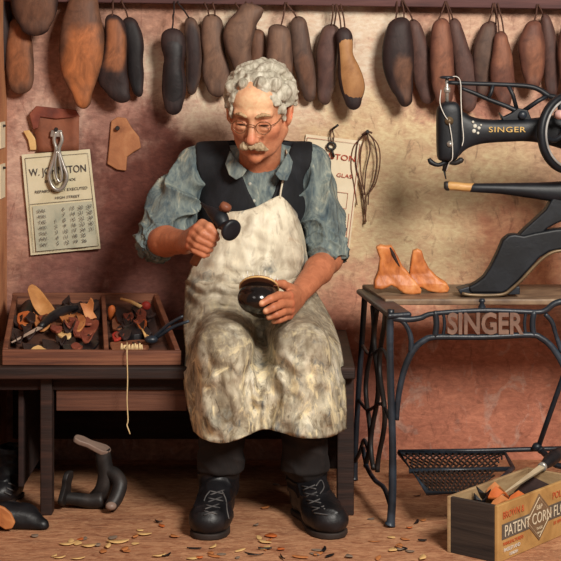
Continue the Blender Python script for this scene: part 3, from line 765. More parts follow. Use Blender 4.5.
def TR(px, py, lift=0.0):
    d = 5.24 + (py - 296) / (350 - 296) * (4.74 - 5.24); p = P(px, py, d)
    return p + Vector((0, 0, lift))
mb = MB(); dn = Vector((0, 0, -.034)); q = [FL + dn + Vector((.012, .01, 0)), FR + dn + Vector((-.012, .01, 0)), BR + dn + Vector((-.012, -.01, 0)), BL + dn + Vector((.012, -.01, 0))]
mb.hexa([v - Vector((0, 0, .008)) for v in q], q); mb.build('bottom_board', M['tray_in'], tray)

def tray_scrap(label, poly, material, lift=-.02, t=.008, curl=.01, name='leather_scrap', cat='leather scrap', group='leather scraps in the tray', d=None):
    cx = sum(p[0] for p in poly) / len(poly); cy = sum(p[1] for p in poly) / len(poly)
    rad = max(math.hypot(p[0] - cx, p[1] - cy) for p in poly)
    rim = [poly[i] for i in range(len(poly))]
    if len(rim) > 4:
        rim = [tuple(v) for v in catmull([rim[-1]] + rim + [rim[0]], 2)][2:-1]
    vs = []; n = len(rim)
    ph = random.random() * 6
    for layer in (0, 1):
        for s in (1.0, 0.55):
            for x, y in rim:
                x2, y2 = cx + (x - cx) * s, cy + (y - cy) * s
                k = curl * (s * math.hypot(x - cx, y - cy) / rad) ** 2 * (1 + .6 * math.sin(2 * math.atan2(y - cy, x - cx) + ph))
                p = TR(x2, y2, lift + k) if d is None else P(x2, y2, d) - Vector((0, k, 0))
                vs.append(p - (Vector((0, 0, t)) if d is None else Vector((0, -t, 0))) * layer)
        c = TR(cx, cy, lift) if d is None else P(cx, cy, d)
        vs.append(c - (Vector((0, 0, t)) if d is None else Vector((0, -t, 0))) * layer)
    L = 2 * n + 1; fs = []
    for i in range(n):
        j = (i + 1) % n
        fs += [[i, j, n + j, n + i], [n + i, n + j, 2 * n], [L + j, L + i, L + n + i, L + n + j], [L + n + j, L + n + i, L + 2 * n], [j, i, L + i, L + j]]
    mb = MB(); mb.add(vs, fs)
    o = mb.build(name, material, None, smooth=False, org=(TR(cx, cy, lift) if d is None else P(cx, cy, d)), bevel=.0015, seg=1)
    return tag(o, label, cat, group)
S = tray_scrap
M['l_offcut'] = leather('ochre_leather', [(160, 104, 58), (196, 138, 80), (216, 162, 104)])
S('tall tan leather offcut propped upright at the back of the tray', [(28, 289), (32, 284), (40, 290), (47, 299), (55, 309), (52, 315), (43, 317), (35, 309), (31, 300)], M['l_offcut'], d=5.10, t=.012, curl=.02)
S('tan offcut lying below the tall upright one', [(33, 312), (44, 316), (52, 319), (48, 325), (40, 326), (34, 320)], M['l_tan'], -.012)
S('square orange leather block at the left side of the tray', [(18, 312), (28, 310), (32, 314), (31, 323), (20, 324), (17, 318)], M['l_orange'], -.005, t=.016, curl=.003)
S('black leather lump in the back left corner of the tray', [(22, 300), (29, 297), (35, 301), (34, 310), (24, 312), (19, 306)], M['l_black'], -.002, t=.02, curl=-.012)
S('pointed tan offcut standing near the tray divider', [(80, 303), (87, 304), (91, 297), (94, 303), (93, 312), (97, 318), (87, 318), (83, 310)], M['l_tan'], d=5.03, t=.01, curl=.015)
S('crumpled reddish tan leather in the middle of the tray', [(57, 314), (66, 308), (76, 312), (84, 319), (85, 327), (76, 331), (68, 325), (60, 320)], M['l_tan'], -.006, curl=.018)
S('red-brown crumpled leather beside the divider', [(72, 326), (84, 319), (96, 318), (99, 323), (95, 331), (86, 334), (76, 334)], M['l_redbrown'], -.008, curl=.015)
S('cream leather strip under the dark knife handle', [(54, 329), (62, 327), (71, 333), (69, 336), (59, 334)], M['l_cream'], -.006)
S('pale triangular cream scrap by the front board', [(30, 349), (38, 342), (44, 344), (50, 350), (42, 351)], M['l_cream'], -.012)
S('black curled strip across the front of the left compartment', [(62, 343), (78, 339), (92, 337), (99, 340), (92, 346), (78, 349), (66, 349)], M['l_black'], -.012, curl=.006)
S('dark brown scrap left of the knife blade', [(9, 327), (18, 325), (24, 331), (17, 338), (10, 336)], M['l_dark'], -.014)
S('dark brown scrap between the knife and the front board', [(22, 340), (36, 337), (46, 339), (44, 346), (28, 349)], M['l_dark'], -.022)
S('dark purple-brown scrap near the front centre of the left compartment', [(42, 334), (54, 336), (60, 343), (52, 349), (44, 345)], M['l_dark'], -.018)
S('black scrap in the right back of the left compartment', [(92, 299), (99, 298), (100, 314), (97, 318), (94, 308)], M['l_black'], -.01, curl=.003)
S('dark scrap behind the crumpled reddish leather', [(56, 309), (64, 303), (74, 304), (80, 311), (72, 313), (64, 309)], M['l_dark'], -.006)
S('small brown scrap in the centre between tan offcut and knife', [(48, 322), (56, 318), (62, 322), (56, 327)], M['l_brown'], -.014)
S('brown leather strip in front of the right compartment', [(110, 338), (124, 336), (140, 335), (149, 337), (146, 343), (128, 345), (112, 345)], M['l_brown'], -.014, t=.014, curl=.003)
S('red leather scrap against the divider in the right compartment', [(112, 333), (117, 330), (121, 332), (121, 337), (114, 338)], M['l_red'], -.006, curl=.004)
S('folded black leather lump in the middle of the right compartment', [(122, 333), (127, 323), (132, 321), (138, 327), (143, 333), (134, 335)], M['l_black'], .004, t=.02, curl=-.01)
S('orange scrap beside the folded black lump', [(136, 322), (142, 319), (147, 323), (145, 330), (139, 328)], M['l_orange'], -.004)
S('cream curl of leather right of the folded black lump', [(141, 331), (146, 333), (149, 338), (145, 337)], M['l_cream'], -.002, t=.005)
S('dark scrap at the back of the right compartment', [(116, 304), (130, 305), (140, 310), (136, 317), (120, 314)], M['l_dark'], -.02)
S('brown scrap behind the red one in the right compartment', [(112, 318), (120, 315), (124, 322), (120, 328), (113, 326)], M['l_brown'], -.014)
S('large dark scrap along the right side of the tray', [(147, 303), (152, 304), (158, 328), (154, 334), (148, 320)], M['l_dark'], -.018, curl=.004)

rt = random.Random(21)
def filler(x0, x1, y0, y1, n, label, mats, lift):
    for i in range(n):
        x, y = rt.uniform(x0, x1), rt.uniform(y0, y1); r = rt.uniform(4, 8); k = rt.randint(5, 7); a0 = rt.uniform(0, 6)
        poly = [(x + r * rt.uniform(.6, 1.25) * math.cos(a0 + 6.28 * q / k), y + .6 * r * rt.uniform(.6, 1.25) * math.sin(a0 + 6.28 * q / k)) for q in range(k)]
        S(label, poly, mats, rt.uniform(lift - .006, lift + .012), curl=rt.uniform(.006, .022))
filler(16, 94, 304, 344, 22, 'small curled dark leather scrap heaped in the left tray compartment', M['l_dark'], -.014)
filler(36, 92, 312, 344, 8, 'small curled brown leather scrap heaped in the left tray compartment', M['l_redbrown'], -.006)
filler(114, 150, 304, 340, 14, 'small curled dark leather scrap heaped in the right tray compartment', M['l_dark'], -.014)
filler(114, 150, 308, 340, 5, 'small curled brown leather scrap heaped in the right tray compartment', M['l_redbrown'], -.008)
def tool(name, label, cat, loc): return thing(name, loc, label, cat)
kn = tool('shoe_knife', 'shoe knife with pale blade and dark handle lying across the tray', 'knife', TR(44, 328, -.01))
mb = MB(); A, B = TR(11, 343, .002), TR(41, 328.5, .006); up = Vector((0, -.3, 1)).normalized(); sd = (B - A).cross(up).normalized() * .008
mb.hexa([A, A + sd * .4 - up * .002, B + sd - up * .003, B - sd - up * .003], [A + up * .001, A + sd * .4, B + sd, B - sd]); mb.build('blade', mat('dull_blade', [(150, 128, 112), (186, 166, 150)], 20, rough=.4, bump=.05), kn)
mb = MB(); mb.tube([TR(40, 329, .006), TR(52, 321, .012), TR(64, 315, .014), TR(77, 311, .01)], [.010, .015, .015, .009], 10, smooth=4); mb.build('handle', M['l_black'], kn, smooth=True)
aw = tool('awl', 'awl with slim tan shaft and red tip at the back of the right compartment', 'awl', TR(134, 306))
mb = MB(); mb.tube([TR(121, 300, .004), TR(131, 303, .004), TR(141, 308, .004)], [.004, .006, .006], 8); mb.build('handle', M['l_cream'], aw, smooth=True)
mb = MB(); mb.ell(TR(146, 307, .004), (.015, .012, .014)); mb.build('head', M['l_red'], aw, smooth=True)
o = MB().lathe(TR(111, 313, -.02), (0.1, -.2, 1), [(0, .007), (.015, .010), (.03, .012), (.04, .010), (.046, .003)], 12).build('wooden_knob', M['l_orange'], None, smooth=True, org=TR(111, 313, -.02))
tag(o, 'small yellow-orange wooden knob beside the tray divider', 'knob')
br_ = tool('bristle_brush', 'small brush with a row of cream bristles at the front of the right compartment', 'brush', TR(131, 347, -.005))
mb = MB(); a, b = TR(120, 349.5, -.004), TR(143, 349.5, -.004); mb.tube([a, b], .006, 8); mb.build('back', M['l_brown'], br_, smooth=True)
mb = MB()
for i in range(15):
    p = a.lerp(b, (i + .5) / 15); mb.tube([p, p + Vector((random.uniform(-.003, .003), -.003, .02 + random.uniform(-.003, .003)))], [.003, .0022], 5)
mb.build('bristles', M['thread'], br_, smooth=True)
pl = tool('pincers', 'pair of dark iron pincers with two handles sticking over the right tray side', 'pincers', TR(160, 338))
mb = MB(); mb.ell(TR(151, 341, .004), (.02, .015, .012)); mb.build('jaw', M['iron'], pl, smooth=True)
for (x1, y1) in ((183, 316), (189, 321)):
    q1 = P(x1, y1, 4.80); q0 = TR(153 + (x1 > 185) * 3, 340, .006)
    mb = MB(); mb.tube([q0, (q0 + q1) / 2 + Vector((0, 0, .006)), q1], [.006, .005, .004], 8, smooth=4); mb.build('handle', M['iron'], pl, smooth=True)
th = MB().tube([TR(127, 346, .012), P(127, 349.2, 4.706), P(127, 356, 4.698), P(127.6, 380, 4.698), P(127, 400, 4.698), P(128, 420, 4.698), P(127, 425, 4.698), P(129, 431, 4.69), P(130, 434, 4.692)], .0017, 6, smooth=4).build('hanging_thread', M['thread'], None, smooth=True, org=P(127, 350, 4.7))
tag(th, 'long pale thread hanging over the front of the tray', 'thread')

# ================================================================== IRON LAST STAND ON THE FLOOR
il = thing('iron_last', PF(90, 500), 'cast-iron cobbler foot last standing on the floor under the bench', 'iron last')
dI = 4.83
mb = MB()
mb.tube([P(102, 450, dI), P(104, 462, dI), P(106, 476, dI), P(103, 490, dI), P(97, 498, dI + .02)], [.024, .024, .024, .025, .026], 12, smooth=4)
mb.tube([P(64, 498, dI - .02), P(76, 499, dI - .02), P(90, 501, dI - .02), P(103, 500, dI - .02)], [.017, .019, .021, .024], 12, smooth=4)
mb.tube([P(104, 470, dI), P(114, 474, dI - .01), P(120, 484, dI - .03), P(116, 498, dI - .05), P(110, 507, dI - .07)], [.018, .021, .022, .021, .018], 12, smooth=4)
mb.build('post', M['iron_worn'], il, smooth=True)
def last_foot(c, ax, side, up, L, W, T, material, name):
    m_ = MB(); ax = Vector(ax).normalized(); side = Vector(side).normalized(); up = Vector(up).normalized(); out = []
    for u, w_ in ((-.5, .25), (-.46, .6), (-.3, .8), (-.08, .62), (.15, .85), (.32, 1.0), (.44, .75), (.5, .25)): out.append(Vector(c) + ax * (u * L) + side * (w_ * W / 2))
    for u, w_ in ((.5, .25), (.44, .75), (.32, 1.0), (.15, .85), (-.08, .62), (-.3, .8), (-.46, .6), (-.5, .25)): out.append(Vector(c) + ax * (u * L) - side * (w_ * W / 2))
    m_.prism([v + up * T / 2 for v in out], -up * T); return m_.build(name, material, il, bevel=.004)
axv = P(110, 452, dI) - P(74, 437, dI); last_foot(P(92, 445, dI), axv, (0.15, 1, .12), (.35, -.25, .9), axv.length, .055, .016, M['iron_face'], 'foot_plate')
axv = P(64, 504, dI - .03) - P(70, 470, dI - .03); last_foot(P(66, 488, dI - .03), axv, (.35, 1, 0), (-1, .35, 0), axv.length, .06, .016, M['iron_worn'], 'foot_plate')
mb = MB(); mb.ell(P(111, 506, dI - .08), (.016, .016, .012)); mb.build('toe', M['iron_face'], il, smooth=True)

# ================================================================== TREADLE STAND
st = thing('treadle_stand', (.56, 4.85 + CAMY, 0), 'blued cast-iron treadle stand carrying the black sewing machine', 'stand')
FD, BD = 4.62, 5.13
def tube(name, pts, r, material=None, parent=None, n=10, smooth=5, flat=None):
    m_ = MB(); m_.tube([P(*p) for p in pts], r, n, smooth=smooth, flat=flat); return m_.build(name, material or M['iron'], parent or st, smooth=True)
tube('leg', [(391, 309, FD), (390, 330, FD), (390.5, 380, FD), (392.5, 440, FD), (392.5, 490, FD), (391, 519, FD), (390, 525, FD)], [.010, .0105, .0105, .0105, .0115, .012, .016])
tube('leg', [(365, 292, BD), (362, 340, BD), (358, 400, BD), (355.5, 450, BD), (354.5, 474, BD), (354, 479, BD)], [.0095, .009, .009, .009, .0105, .014])
tube('leg', [(604, 309, FD), (605, 380, FD), (603, 440, FD), (603, 519, FD), (604, 525, FD)], [.010, .0105, .0105, .0115, .016])
tube('leg', [(578, 292, BD), (581, 340, BD), (585, 450, BD), (585, 474, BD), (585, 479, BD)], [.0095, .009, .009, .0105, .014])
tube('crossbar', [(388, 317, FD), (405, 319.5, FD), (420, 318, FD), (434, 313.5, FD), (484, 310.5, FD), (534, 312, FD), (546, 310, FD), (556, 303, FD), (575, 301, FD), (604, 306, FD)], [.010, .009, .008, .007, .007, .007, .008, .009, .010, .011])
tube('arch', [(397, 420, FD), (398, 400, FD), (402, 378, FD), (408, 360, FD), (415, 348, FD), (424, 340.5, FD), (436, 337, FD), (484, 337, FD), (530, 335, FD), (541, 338, FD), (551, 346, FD), (560, 359, FD), (570, 380, FD), (584, 410, FD), (600, 440, FD)], [.006, .0085, .009, .0095, .0095, .009, .0085, .0085, .0085, .009, .0095, .0095, .009, .0085, .007])
tube('brace', [(393, 318, FD), (402, 321, FD), (408, 329, FD), (411, 339, FD), (411, 352, FD)], [.007, .007, .007, .0075, .008])
tube('brace', [(545, 314, FD), (552, 322, FD), (556, 335, FD), (562, 352, FD)], [.007, .007, .006, .008])
for px, r_ in ((435, .0085), (534, .0085), (443, .0045), (526, .0045)):
    mb = MB(); o_x = 1.5 if px < 480 else -1.5; mb.tube([P(px, 311, FD), P(px + o_x, 324, FD), P(px, 337, FD)], r_, 8, smooth=4); mb.build('panel_end', M['iron'], st, smooth=True)
mb = MB(); mb.add(*text_geo('SINGER', .082, P(484.5, 324.3, FD), (1, 0, 0), (0, 0, 1), .009, width=.212, bold=.0022)); mb.build('lettering', mat('worn_cast_letters', [(96, 72, 62), (136, 106, 90)], 18, rough=.5), st)
mb = MB(); mb.lathe(P(482, 307, 4.70), (0, 0, 1), [(-.006, .01), (0, .011), (.012, .006), (.016, .010), (.024, .007)], 12); mb.build('lug', M['iron'], st, smooth=True)
# left ledge and top
mb = MB(); t_ = Vector((0, 0, .016))
q = [P(388, 313.5, 4.60), P(412, 312, 4.62), P(374, 287.5, 5.15), P(356, 289, 5.15)]; mb.hexa([v - t_ for v in q], q); mb.build('side_ledge', M['iron'], st, bevel=.007, seg=3)
ztop = P(400, 298, 4.865).z
def at_z(px, d, z): return Vector(((px - PX0) * d / FPX, d + CAMY, z))
mb = MB(); q = [at_z(385, 4.84, .603), at_z(640, 4.84, .603), at_z(612, 5.16, .603), at_z(362, 5.16, .603)]; mb.hexa([v - Vector((0, 0, .018)) for v in q], q); mb.build('table_top', mat('worn_table_iron', [(84, 66, 56), (124, 102, 82), (154, 130, 104)], 12, (1, 2, 1), rough=.45), st, bevel=.004)
# scrollwork of the left side frame: flat wavy castings between the two legs
def side_pt(u, py): # u across legs 0=back 1=front
    xb = np.interp(py, [292, 340, 400, 450, 480], [365, 362, 358, 355.5, 354]); xf = np.interp(py, [309, 440, 525], [391, 392.5, 391])
    return (xb * (1 - u) + xf * u, py, BD * (1 - u) + FD * u)
for u0, ph in ((.30, 0), (.50, 3.1), (.70, 1.6)):
    mb = MB(); pts = [P(*side_pt(u0 + .09 * math.sin((py - 300) / 17 + ph), py + 14 * u0)) for py in range(302, 466, 8)]
    mb.tube(pts, .0075, 8, smooth=2); mb.build('scroll_bar', M['iron_worn'], st, smooth=True)
tube('scroll_foot', [side_pt(.2, 448), side_pt(.32, 466), side_pt(.55, 480), side_pt(.8, 488), side_pt(.97, 505)], .007)
tube('scroll_foot', [side_pt(.0, 462), side_pt(.12, 452), side_pt(.22, 440), side_pt(.36, 452)], .006)
for py in (345, 400):
    tube('tie', [side_pt(.02, py), side_pt(.3, py + 10), side_pt(.7, py + 4), side_pt(.98, py + 24)], .005)
# treadle
tz = .105
def TP(px, py): return PF(px, py, tz)
tread = []
frame = [TP(399, 453), TP(505, 453), TP(486, 493), TP(428, 493)]
mb = MB(); mb.tube([TP(399, 453), TP(505, 453), TP(513, 468), TP(486, 493), TP(428, 493)], .007, 8, closed=True); mb.tube([TP(409, 471), TP(510, 469)], .0075, 8)
tr_frame = mb.build('treadle', M['iron'], st, smooth=True)
mb = MB()
def tq(u, v): return frame[0].lerp(frame[1], u).lerp(frame[3].lerp(frame[2], u), v)
for i in range(-6, 17):
    for sgn in (1, -1):
        pts = []
        for k in range(13):
            v = k / 12; u = i / 16 + sgn * v * .42 + (.0 if sgn > 0 else .42) + .012 * math.sin(v * 25)
            if 0 <= u <= 1: pts.append(tq(u, v))
        if len(pts) > 2: mb.tube(pts, .0032, 5)
mb.build('lattice', M['iron_worn'], tr_frame, smooth=True)
tube('treadle_shaft', [(398, 452, 5.06), (470, 451, 5.06), (541, 449, 5.06), (590, 448, 5.06)], .0075, smooth=0)
tube('pitman_rod', [(538, 448, 5.05), (546, 425, 5.0), (557, 394, 4.98), (572, 352, 4.96)], .0078)
mb = MB(); mb.ell(P(537, 447, 5.04), (.016, .014, .014)); mb.ell(P(541, 450, 5.03), (.012, .012, .012)); mb.build('joint', M['iron'], st, smooth=True)
tube('treadle_arm', [(540, 449, 5.04), (548, 457, 4.98), (556, 465, 4.92), (575, 468, 4.9)], [.009, .010, .009, .008])

# ================================================================== SEWING MACHINE
sm = thing('sewing_machine', (.72, 4.98 + CAMY, .603), 'black enamelled patching machine with flywheel and gilt lettering on the treadle stand', 'sewing machine')
MD = 4.90
def xloft(rows, material, name, parent=None, ex=.7, n=20, vertical=False):
    """rows: (px, ytop, ybot, half depth, distance) -> rounded body along x; vertical: (py, xl, xr, half depth, distance)"""
    m_ = MB(); vs = []
    S = catmull(rows, 4)
    for r in S:
        x, t, b, hd, d = r
        if vertical: c = P((t + b) / 2, x, d); h = (b - t) / 2 * d / FPX
        else: c = P(x, (t + b) / 2, d); h = (b - t) / 2 * d / FPX
        for k in range(n):
            q = 2 * math.pi * k / n; ca, sa = math.cos(q), math.sin(q)
            e1 = math.copysign(abs(ca) ** ex, ca) * hd; e2 = math.copysign(abs(sa) ** ex, sa) * h
            vs.append(c + (Vector((e2, e1, 0)) if vertical else Vector((0, e1, e2))))
    J = len(S)
    fs = [[j * n + k, (j + 1) * n + k, (j + 1) * n + (k + 1) % n, j * n + (k + 1) % n] for j in range(J - 1) for k in range(n)]
    fs.append(list(range(n))); fs.append([(J - 1) * n + k for k in range(n)][::-1])
    return m_.add(vs, fs).build(name, material, parent or sm, smooth=True)
xloft([(101.5, 446, 454, .015, MD), (103, 442, 457, .030, MD), (107, 438, 460, .036, MD), (114, 436.5, 461.5, .038, MD), (130, 436.3, 462, .038, MD), (146, 436.6, 461, .038, MD), (154, 437, 459, .036, MD), (159, 438, 456, .032, MD), (161, 441, 453, .02, MD)], M['iron_black'], 'face_head', vertical=True, ex=.55)
arm = xloft([(452, 107, 160, .028, MD), (458, 108, 157, .03, MD), (464, 112, 151, .031, MD), (472, 116.5, 146.5, .031, MD), (484, 119, 143.5, .031, MD), (505, 119.5, 142, .031, MD), (528, 118.5, 141.5, .032, MD), (548, 116, 145, .036, MD), (572, 112, 152, .045, MD), (596, 110, 156, .05, MD)], M['iron_black'], 'upper_arm')
mb = MB(); mb.add(*text_geo('SINGER', .0225, P(507, 129.8, MD - .0325), (1, 0, 0), (0, 0, 1), .0015, width=.108, spacing=1.1)); mb.build('lettering', M['gold'], arm)
mb = MB()
for (x, y, r) in ((475, 126, .006), (479, 128, .005), (474, 131, .006), (478, 133, .004), (481, 125, .003), (473, 122, .004)): mb.ell(P(x, y, MD - .031), (r, .0025, r))
mb.build('flower_decal', mat('silver_decal', [(176, 172, 160), (214, 210, 196)], 30, rough=.5, bump=0), arm, smooth=True)
mb = MB(); mb.lathe(P(449, 121, MD - .036), (0, -1, 0), [(0, .012), (.004, .013), (.006, .009), (.012, .006), (.013, .002)], 16); mb.build('tension_disc', M['brass'], sm, smooth=True)
mb = MB(); mb.lathe(P(450, 144, MD - .036), (0, -1, 0), [(0, .010), (.004, .010), (.006, .007), (.01, .005), (.011, .001)], 16); mb.build('tension_disc', M['steel'], sm, smooth=True)
mb = MB(); mb.tube([P(447, 104, MD), P(447, 90, MD), P(447, 78, MD)], .0055, 10); mb.lathe(P(447, 90, MD), (0, 0, 1), [(-.008, .008), (-.006, .010), (.006, .010), (.008, .008)], 12); mb.build('needle_bar', M['steel'], sm, smooth=True)
mb = MB(); mb.lathe(P(447, 77.5, MD), (0, 0, 1), [(-.004, .016), (-.002, .022), (.002, .022), (.005, .014)], 20); mb.build('top_collar', M['iron'], sm, smooth=True)
mb = MB(); mb.tube([P(446, 160, MD), P(445, 166, MD), P(444, 171, MD)], [.010, .007, .006], 10); mb.tube([P(444, 170, MD), P(446, 179, MD)], [.0035, .002], 8); mb.build('needle', M['iron_worn'], sm, smooth=True)
mb = MB(); mb.tube([P(446, 162, MD - .01), P(438, 165, MD - .02), P(431, 162, MD - .02), P(429, 158.5, MD - .02)], [.007, .006, .008, .005], 8, smooth=3); mb.build('presser_lever', M['iron_black'], sm, smooth=True)
mb = MB(); mb.tube([P(448, 162, MD - .01), P(455, 163, MD - .02), P(461, 160, MD - .02), P(463, 158.5, MD - .02)], [.006, .007, .009, .004], 8, smooth=3); mb.build('presser_wing', M['iron_worn'], sm, smooth=True)
mb = MB(); mb.tube([P(441, 90, MD - .02), P(440, 103, MD - .04), P(444, 114, MD - .042), P(448, 120, MD - .045)], .0014, 5, smooth=4)
mb.tube([P(447, 78, MD - .005), P(456, 76.5, MD - .01), P(460.5, 82, MD - .02), P(461, 100, MD - .04), P(462, 120, MD - .045), P(463.5, 138, MD - .045), P(462, 146, MD - .045)], .0014, 5, smooth=4)
mb.tube([P(449, 121, MD - .045), P(452, 140, MD - .045), P(452.5, 158, MD - .045), P(449, 163, MD - .03), P(446, 172, MD - .008)], .0013, 5, smooth=4); mb.build('thread', M['white_thread'], sm, smooth=True)
# rocking beam
bm_ = MB()
bm_.tube([P(447, 82.5, MD), P(470, 83.5, MD), P(500, 84.5, MD), P(526, 86, MD), P(538, 89, MD), (P(549, 96, MD))], [.006, .0068, .0068, .0075, .008, .009], 8, smooth=4)
bm_.tube([P(461, 88, MD), P(474, 93, MD), P(490, 100, MD), P(506, 106, MD), P(521, 113, MD)], [.005, .0065, .0068, .007, .009], 8, smooth=4)
bm_.tube([P(493, 84.5, MD), P(491, 93, MD), P(488, 99, MD)], .0062, 8)
bm_.tube([P(508, 85, MD), P(513, 95, MD), P(517, 110, MD)], .0062, 8)
bm_.tube([P(547, 96, MD), P(538, 101, MD), P(522, 112, MD)], .0068, 8)
bm_.tube([P(549, 96, MD), P(560, 98, MD), P(572, 104, MD)], [.009, .008, .008], 8)
bm_.build('rocking_beam', M['iron_black'], sm, smooth=True)
mb = MB(); mb.lathe(P(523, 115, MD - .03), (0, 1, 0), [(0, .002), (.001, .012), (.02, .013), (.06, .012)], 16); mb.build('beam_pivot', M['iron'], sm, smooth=True)
mb = MB(); mb.prism([P(x, y, MD - .018) for x, y in ((499, 112), (504, 117), (512, 113), (518, 108), (528, 110), (532, 120), (503, 121))], (0, .036, 0)); mb.build('pivot_bracket', M['iron_black'], sm, bevel=.004)
# flywheel
fw_c = P(571, 133, 4.83); ax = Vector((.5, -.86, 0)).normalized(); h_, v_ = Vector((.86, .5, 0)), Vector((0, 0, 1))
R = .116
mb = MB(); prof = [(-.010, R - .013), (-.012, R - .004), (-.008, R + .004), (.008, R + .004), (.012, R - .004), (.010, R - .013)]
N = 64; vs = []
for k in range(N):
    q = 2 * math.pi * k / N; e = h_ * math.cos(q) + v_ * math.sin(q)
    for (h, r) in prof: vs.append(fw_c + ax * h + e * r)
m_ = len(prof); fs = [[k * m_ + j, k * m_ + (j + 1) % m_, ((k + 1) % N) * m_ + (j + 1) % m_, ((k + 1) % N) * m_ + j] for k in range(N) for j in range(m_)]
mb.add(vs, fs); wheel = mb.build('flywheel', M['iron_black'], sm, smooth=True)
ring = [fw_c + ax * .0115 + (h_ * math.cos(t) + v_ * math.sin(t)) * (R - .0135) for t in np.linspace(0, 2 * math.pi, 60, endpoint=False)]
MB().tube(ring, .0036, 6, closed=True).build('rim_highlight', mat('rim_highlight_steel', [(120, 118, 116), (176, 172, 168)], 20, rough=.4, bump=0), wheel, smooth=True)  # pale ring put in for the highlight along the inner rim
for k in range(5):
    q = 2 * math.pi * (k + .35) / 5; mb = MB(); pts = []
    for s in np.linspace(0.1, .92, 7):
        qq = q + .5 * math.sin(s * 3.1); pts.append(fw_c + (h_ * math.cos(qq) + v_ * math.sin(qq)) * R * s)
    mb.tube(pts, [.010, .008, .0075, .009], 8); mb.build('spoke', M['iron_black'], wheel, smooth=True)
mb = MB(); mb.lathe(fw_c - ax * .02, ax, [(0, .022), (.03, .024), (.05, .018), (.055, .006)], 20); mb.build('hub', M['iron'], wheel, smooth=True)
mb = MB(); mb.tube([fw_c, fw_c - ax * .09], .012, 12); mb.build('shaft', M['iron'], sm, smooth=True)
mb = MB(); kc = fw_c + h_ * -.058 + v_ * .055 + ax * .005; mb.lathe(kc, ax, [(0, .012), (.012, .014), (.03, .013), (.036, .004)], 16); mb.build('crank_knob', mat('polished_knob_pinkish_reflection', [(196, 150, 142), (224, 186, 176)], 20, rough=.3, bump=0), wheel, smooth=True)  # pinkish white reflection of the chrome put into the knob's colour
# free arm, column and arched pedestal
xloft([(470, 183.4, 192, .014, MD), (478, 183.2, 192.6, .018, MD), (500, 183, 194, .021, MD), (525, 182.6, 197.5, .024, MD), (548, 182, 201, .027, MD), (575, 180, 206, .032, MD), (605, 176, 214, .04, MD)], M['iron_black'], 'free_arm', ex=.85)
xloft([(445, 183, 187, .006, MD), (448, 181.6, 190, .012, MD), (455, 181.8, 190.4, .014, MD), (465, 182.8, 191.4, .0145, MD), (474, 183.2, 191.8, .0145, MD)], M['bone_wood'], 'arm_tip', ex=.85)
xloft([(444, 182, 188.5, .009, MD + .001), (446, 181.2, 190.5, .0125, MD + .001), (449, 181.4, 190.8, .0128, MD + .001)], M['iron_worn'], 'tip_cap', ex=.85)
xloft([(112, 584, 612, .04, MD), (150, 582, 614, .045, MD), (200, 580, 616, .05, MD), (235, 576, 620, .06, MD)], M['iron_black'], 'column', vertical=True)
mb = MB(); mb.prism([P(x, y, MD - .022) for x, y in ((518, 236), (526, 228), (536, 219), (546, 210), (550, 203), (554, 196), (585, 194), (585, 215), (566, 220), (556, 224), (547, 229), (540, 237), (536, 241))], (0, .05, 0)); mb.build('bracket', M['iron_black'], sm, bevel=.006)
poly = [(468, 287), (476, 283), (484, 277), (490, 268), (497, 254), (503, 240), (509, 235), (515, 234), (524, 235.5), (534, 233), (545, 231), (556, 229), (590, 227), (625, 230), (625, 247), (590, 247), (561, 250), (550, 252), (540, 258), (530, 269), (519, 281), (508, 291), (503, 293.5), (470, 293.5)]
mb = MB(); mb.prism([P(x, y, 4.87) for x, y in poly], (0, .05, 0)); ped = mb.build('pedestal', M['iron_black'], sm, bevel=.008, seg=3)
edge = [(462, 295), (472, 296.5), (490, 296.8), (504, 295.5), (512, 290), (522, 281), (533, 269), (543, 259.5), (552, 254), (562, 252), (590, 249.5)]
mb = MB(); mb.tube([P(x, y - 1.5, 4.868) for x, y in edge], .0052, 6, smooth=3); mb.build('brass_edge', M['brass'], ped, smooth=True)
mb = MB(); mb.prism([P(x, y, 4.875) for x, y in ((458, 290), (470, 286.5), (520, 286.5), (520, 294.6), (462, 296))], (0, .07, 0)); mb.build('base_plate', M['iron'], sm, bevel=.003)
mb = MB(); mb.hexa([P(586, 293.5, 4.87), P(628, 293.5, 4.87), P(628, 293.5, 5.0) , P(586, 293.5, 5.0)], [P(588, 246, 4.87), P(624, 246, 4.87), P(624, 246, 5.0), P(588, 246, 5.0)]); mb.build('pedestal_foot', M['iron_black'], sm, bevel=.006)

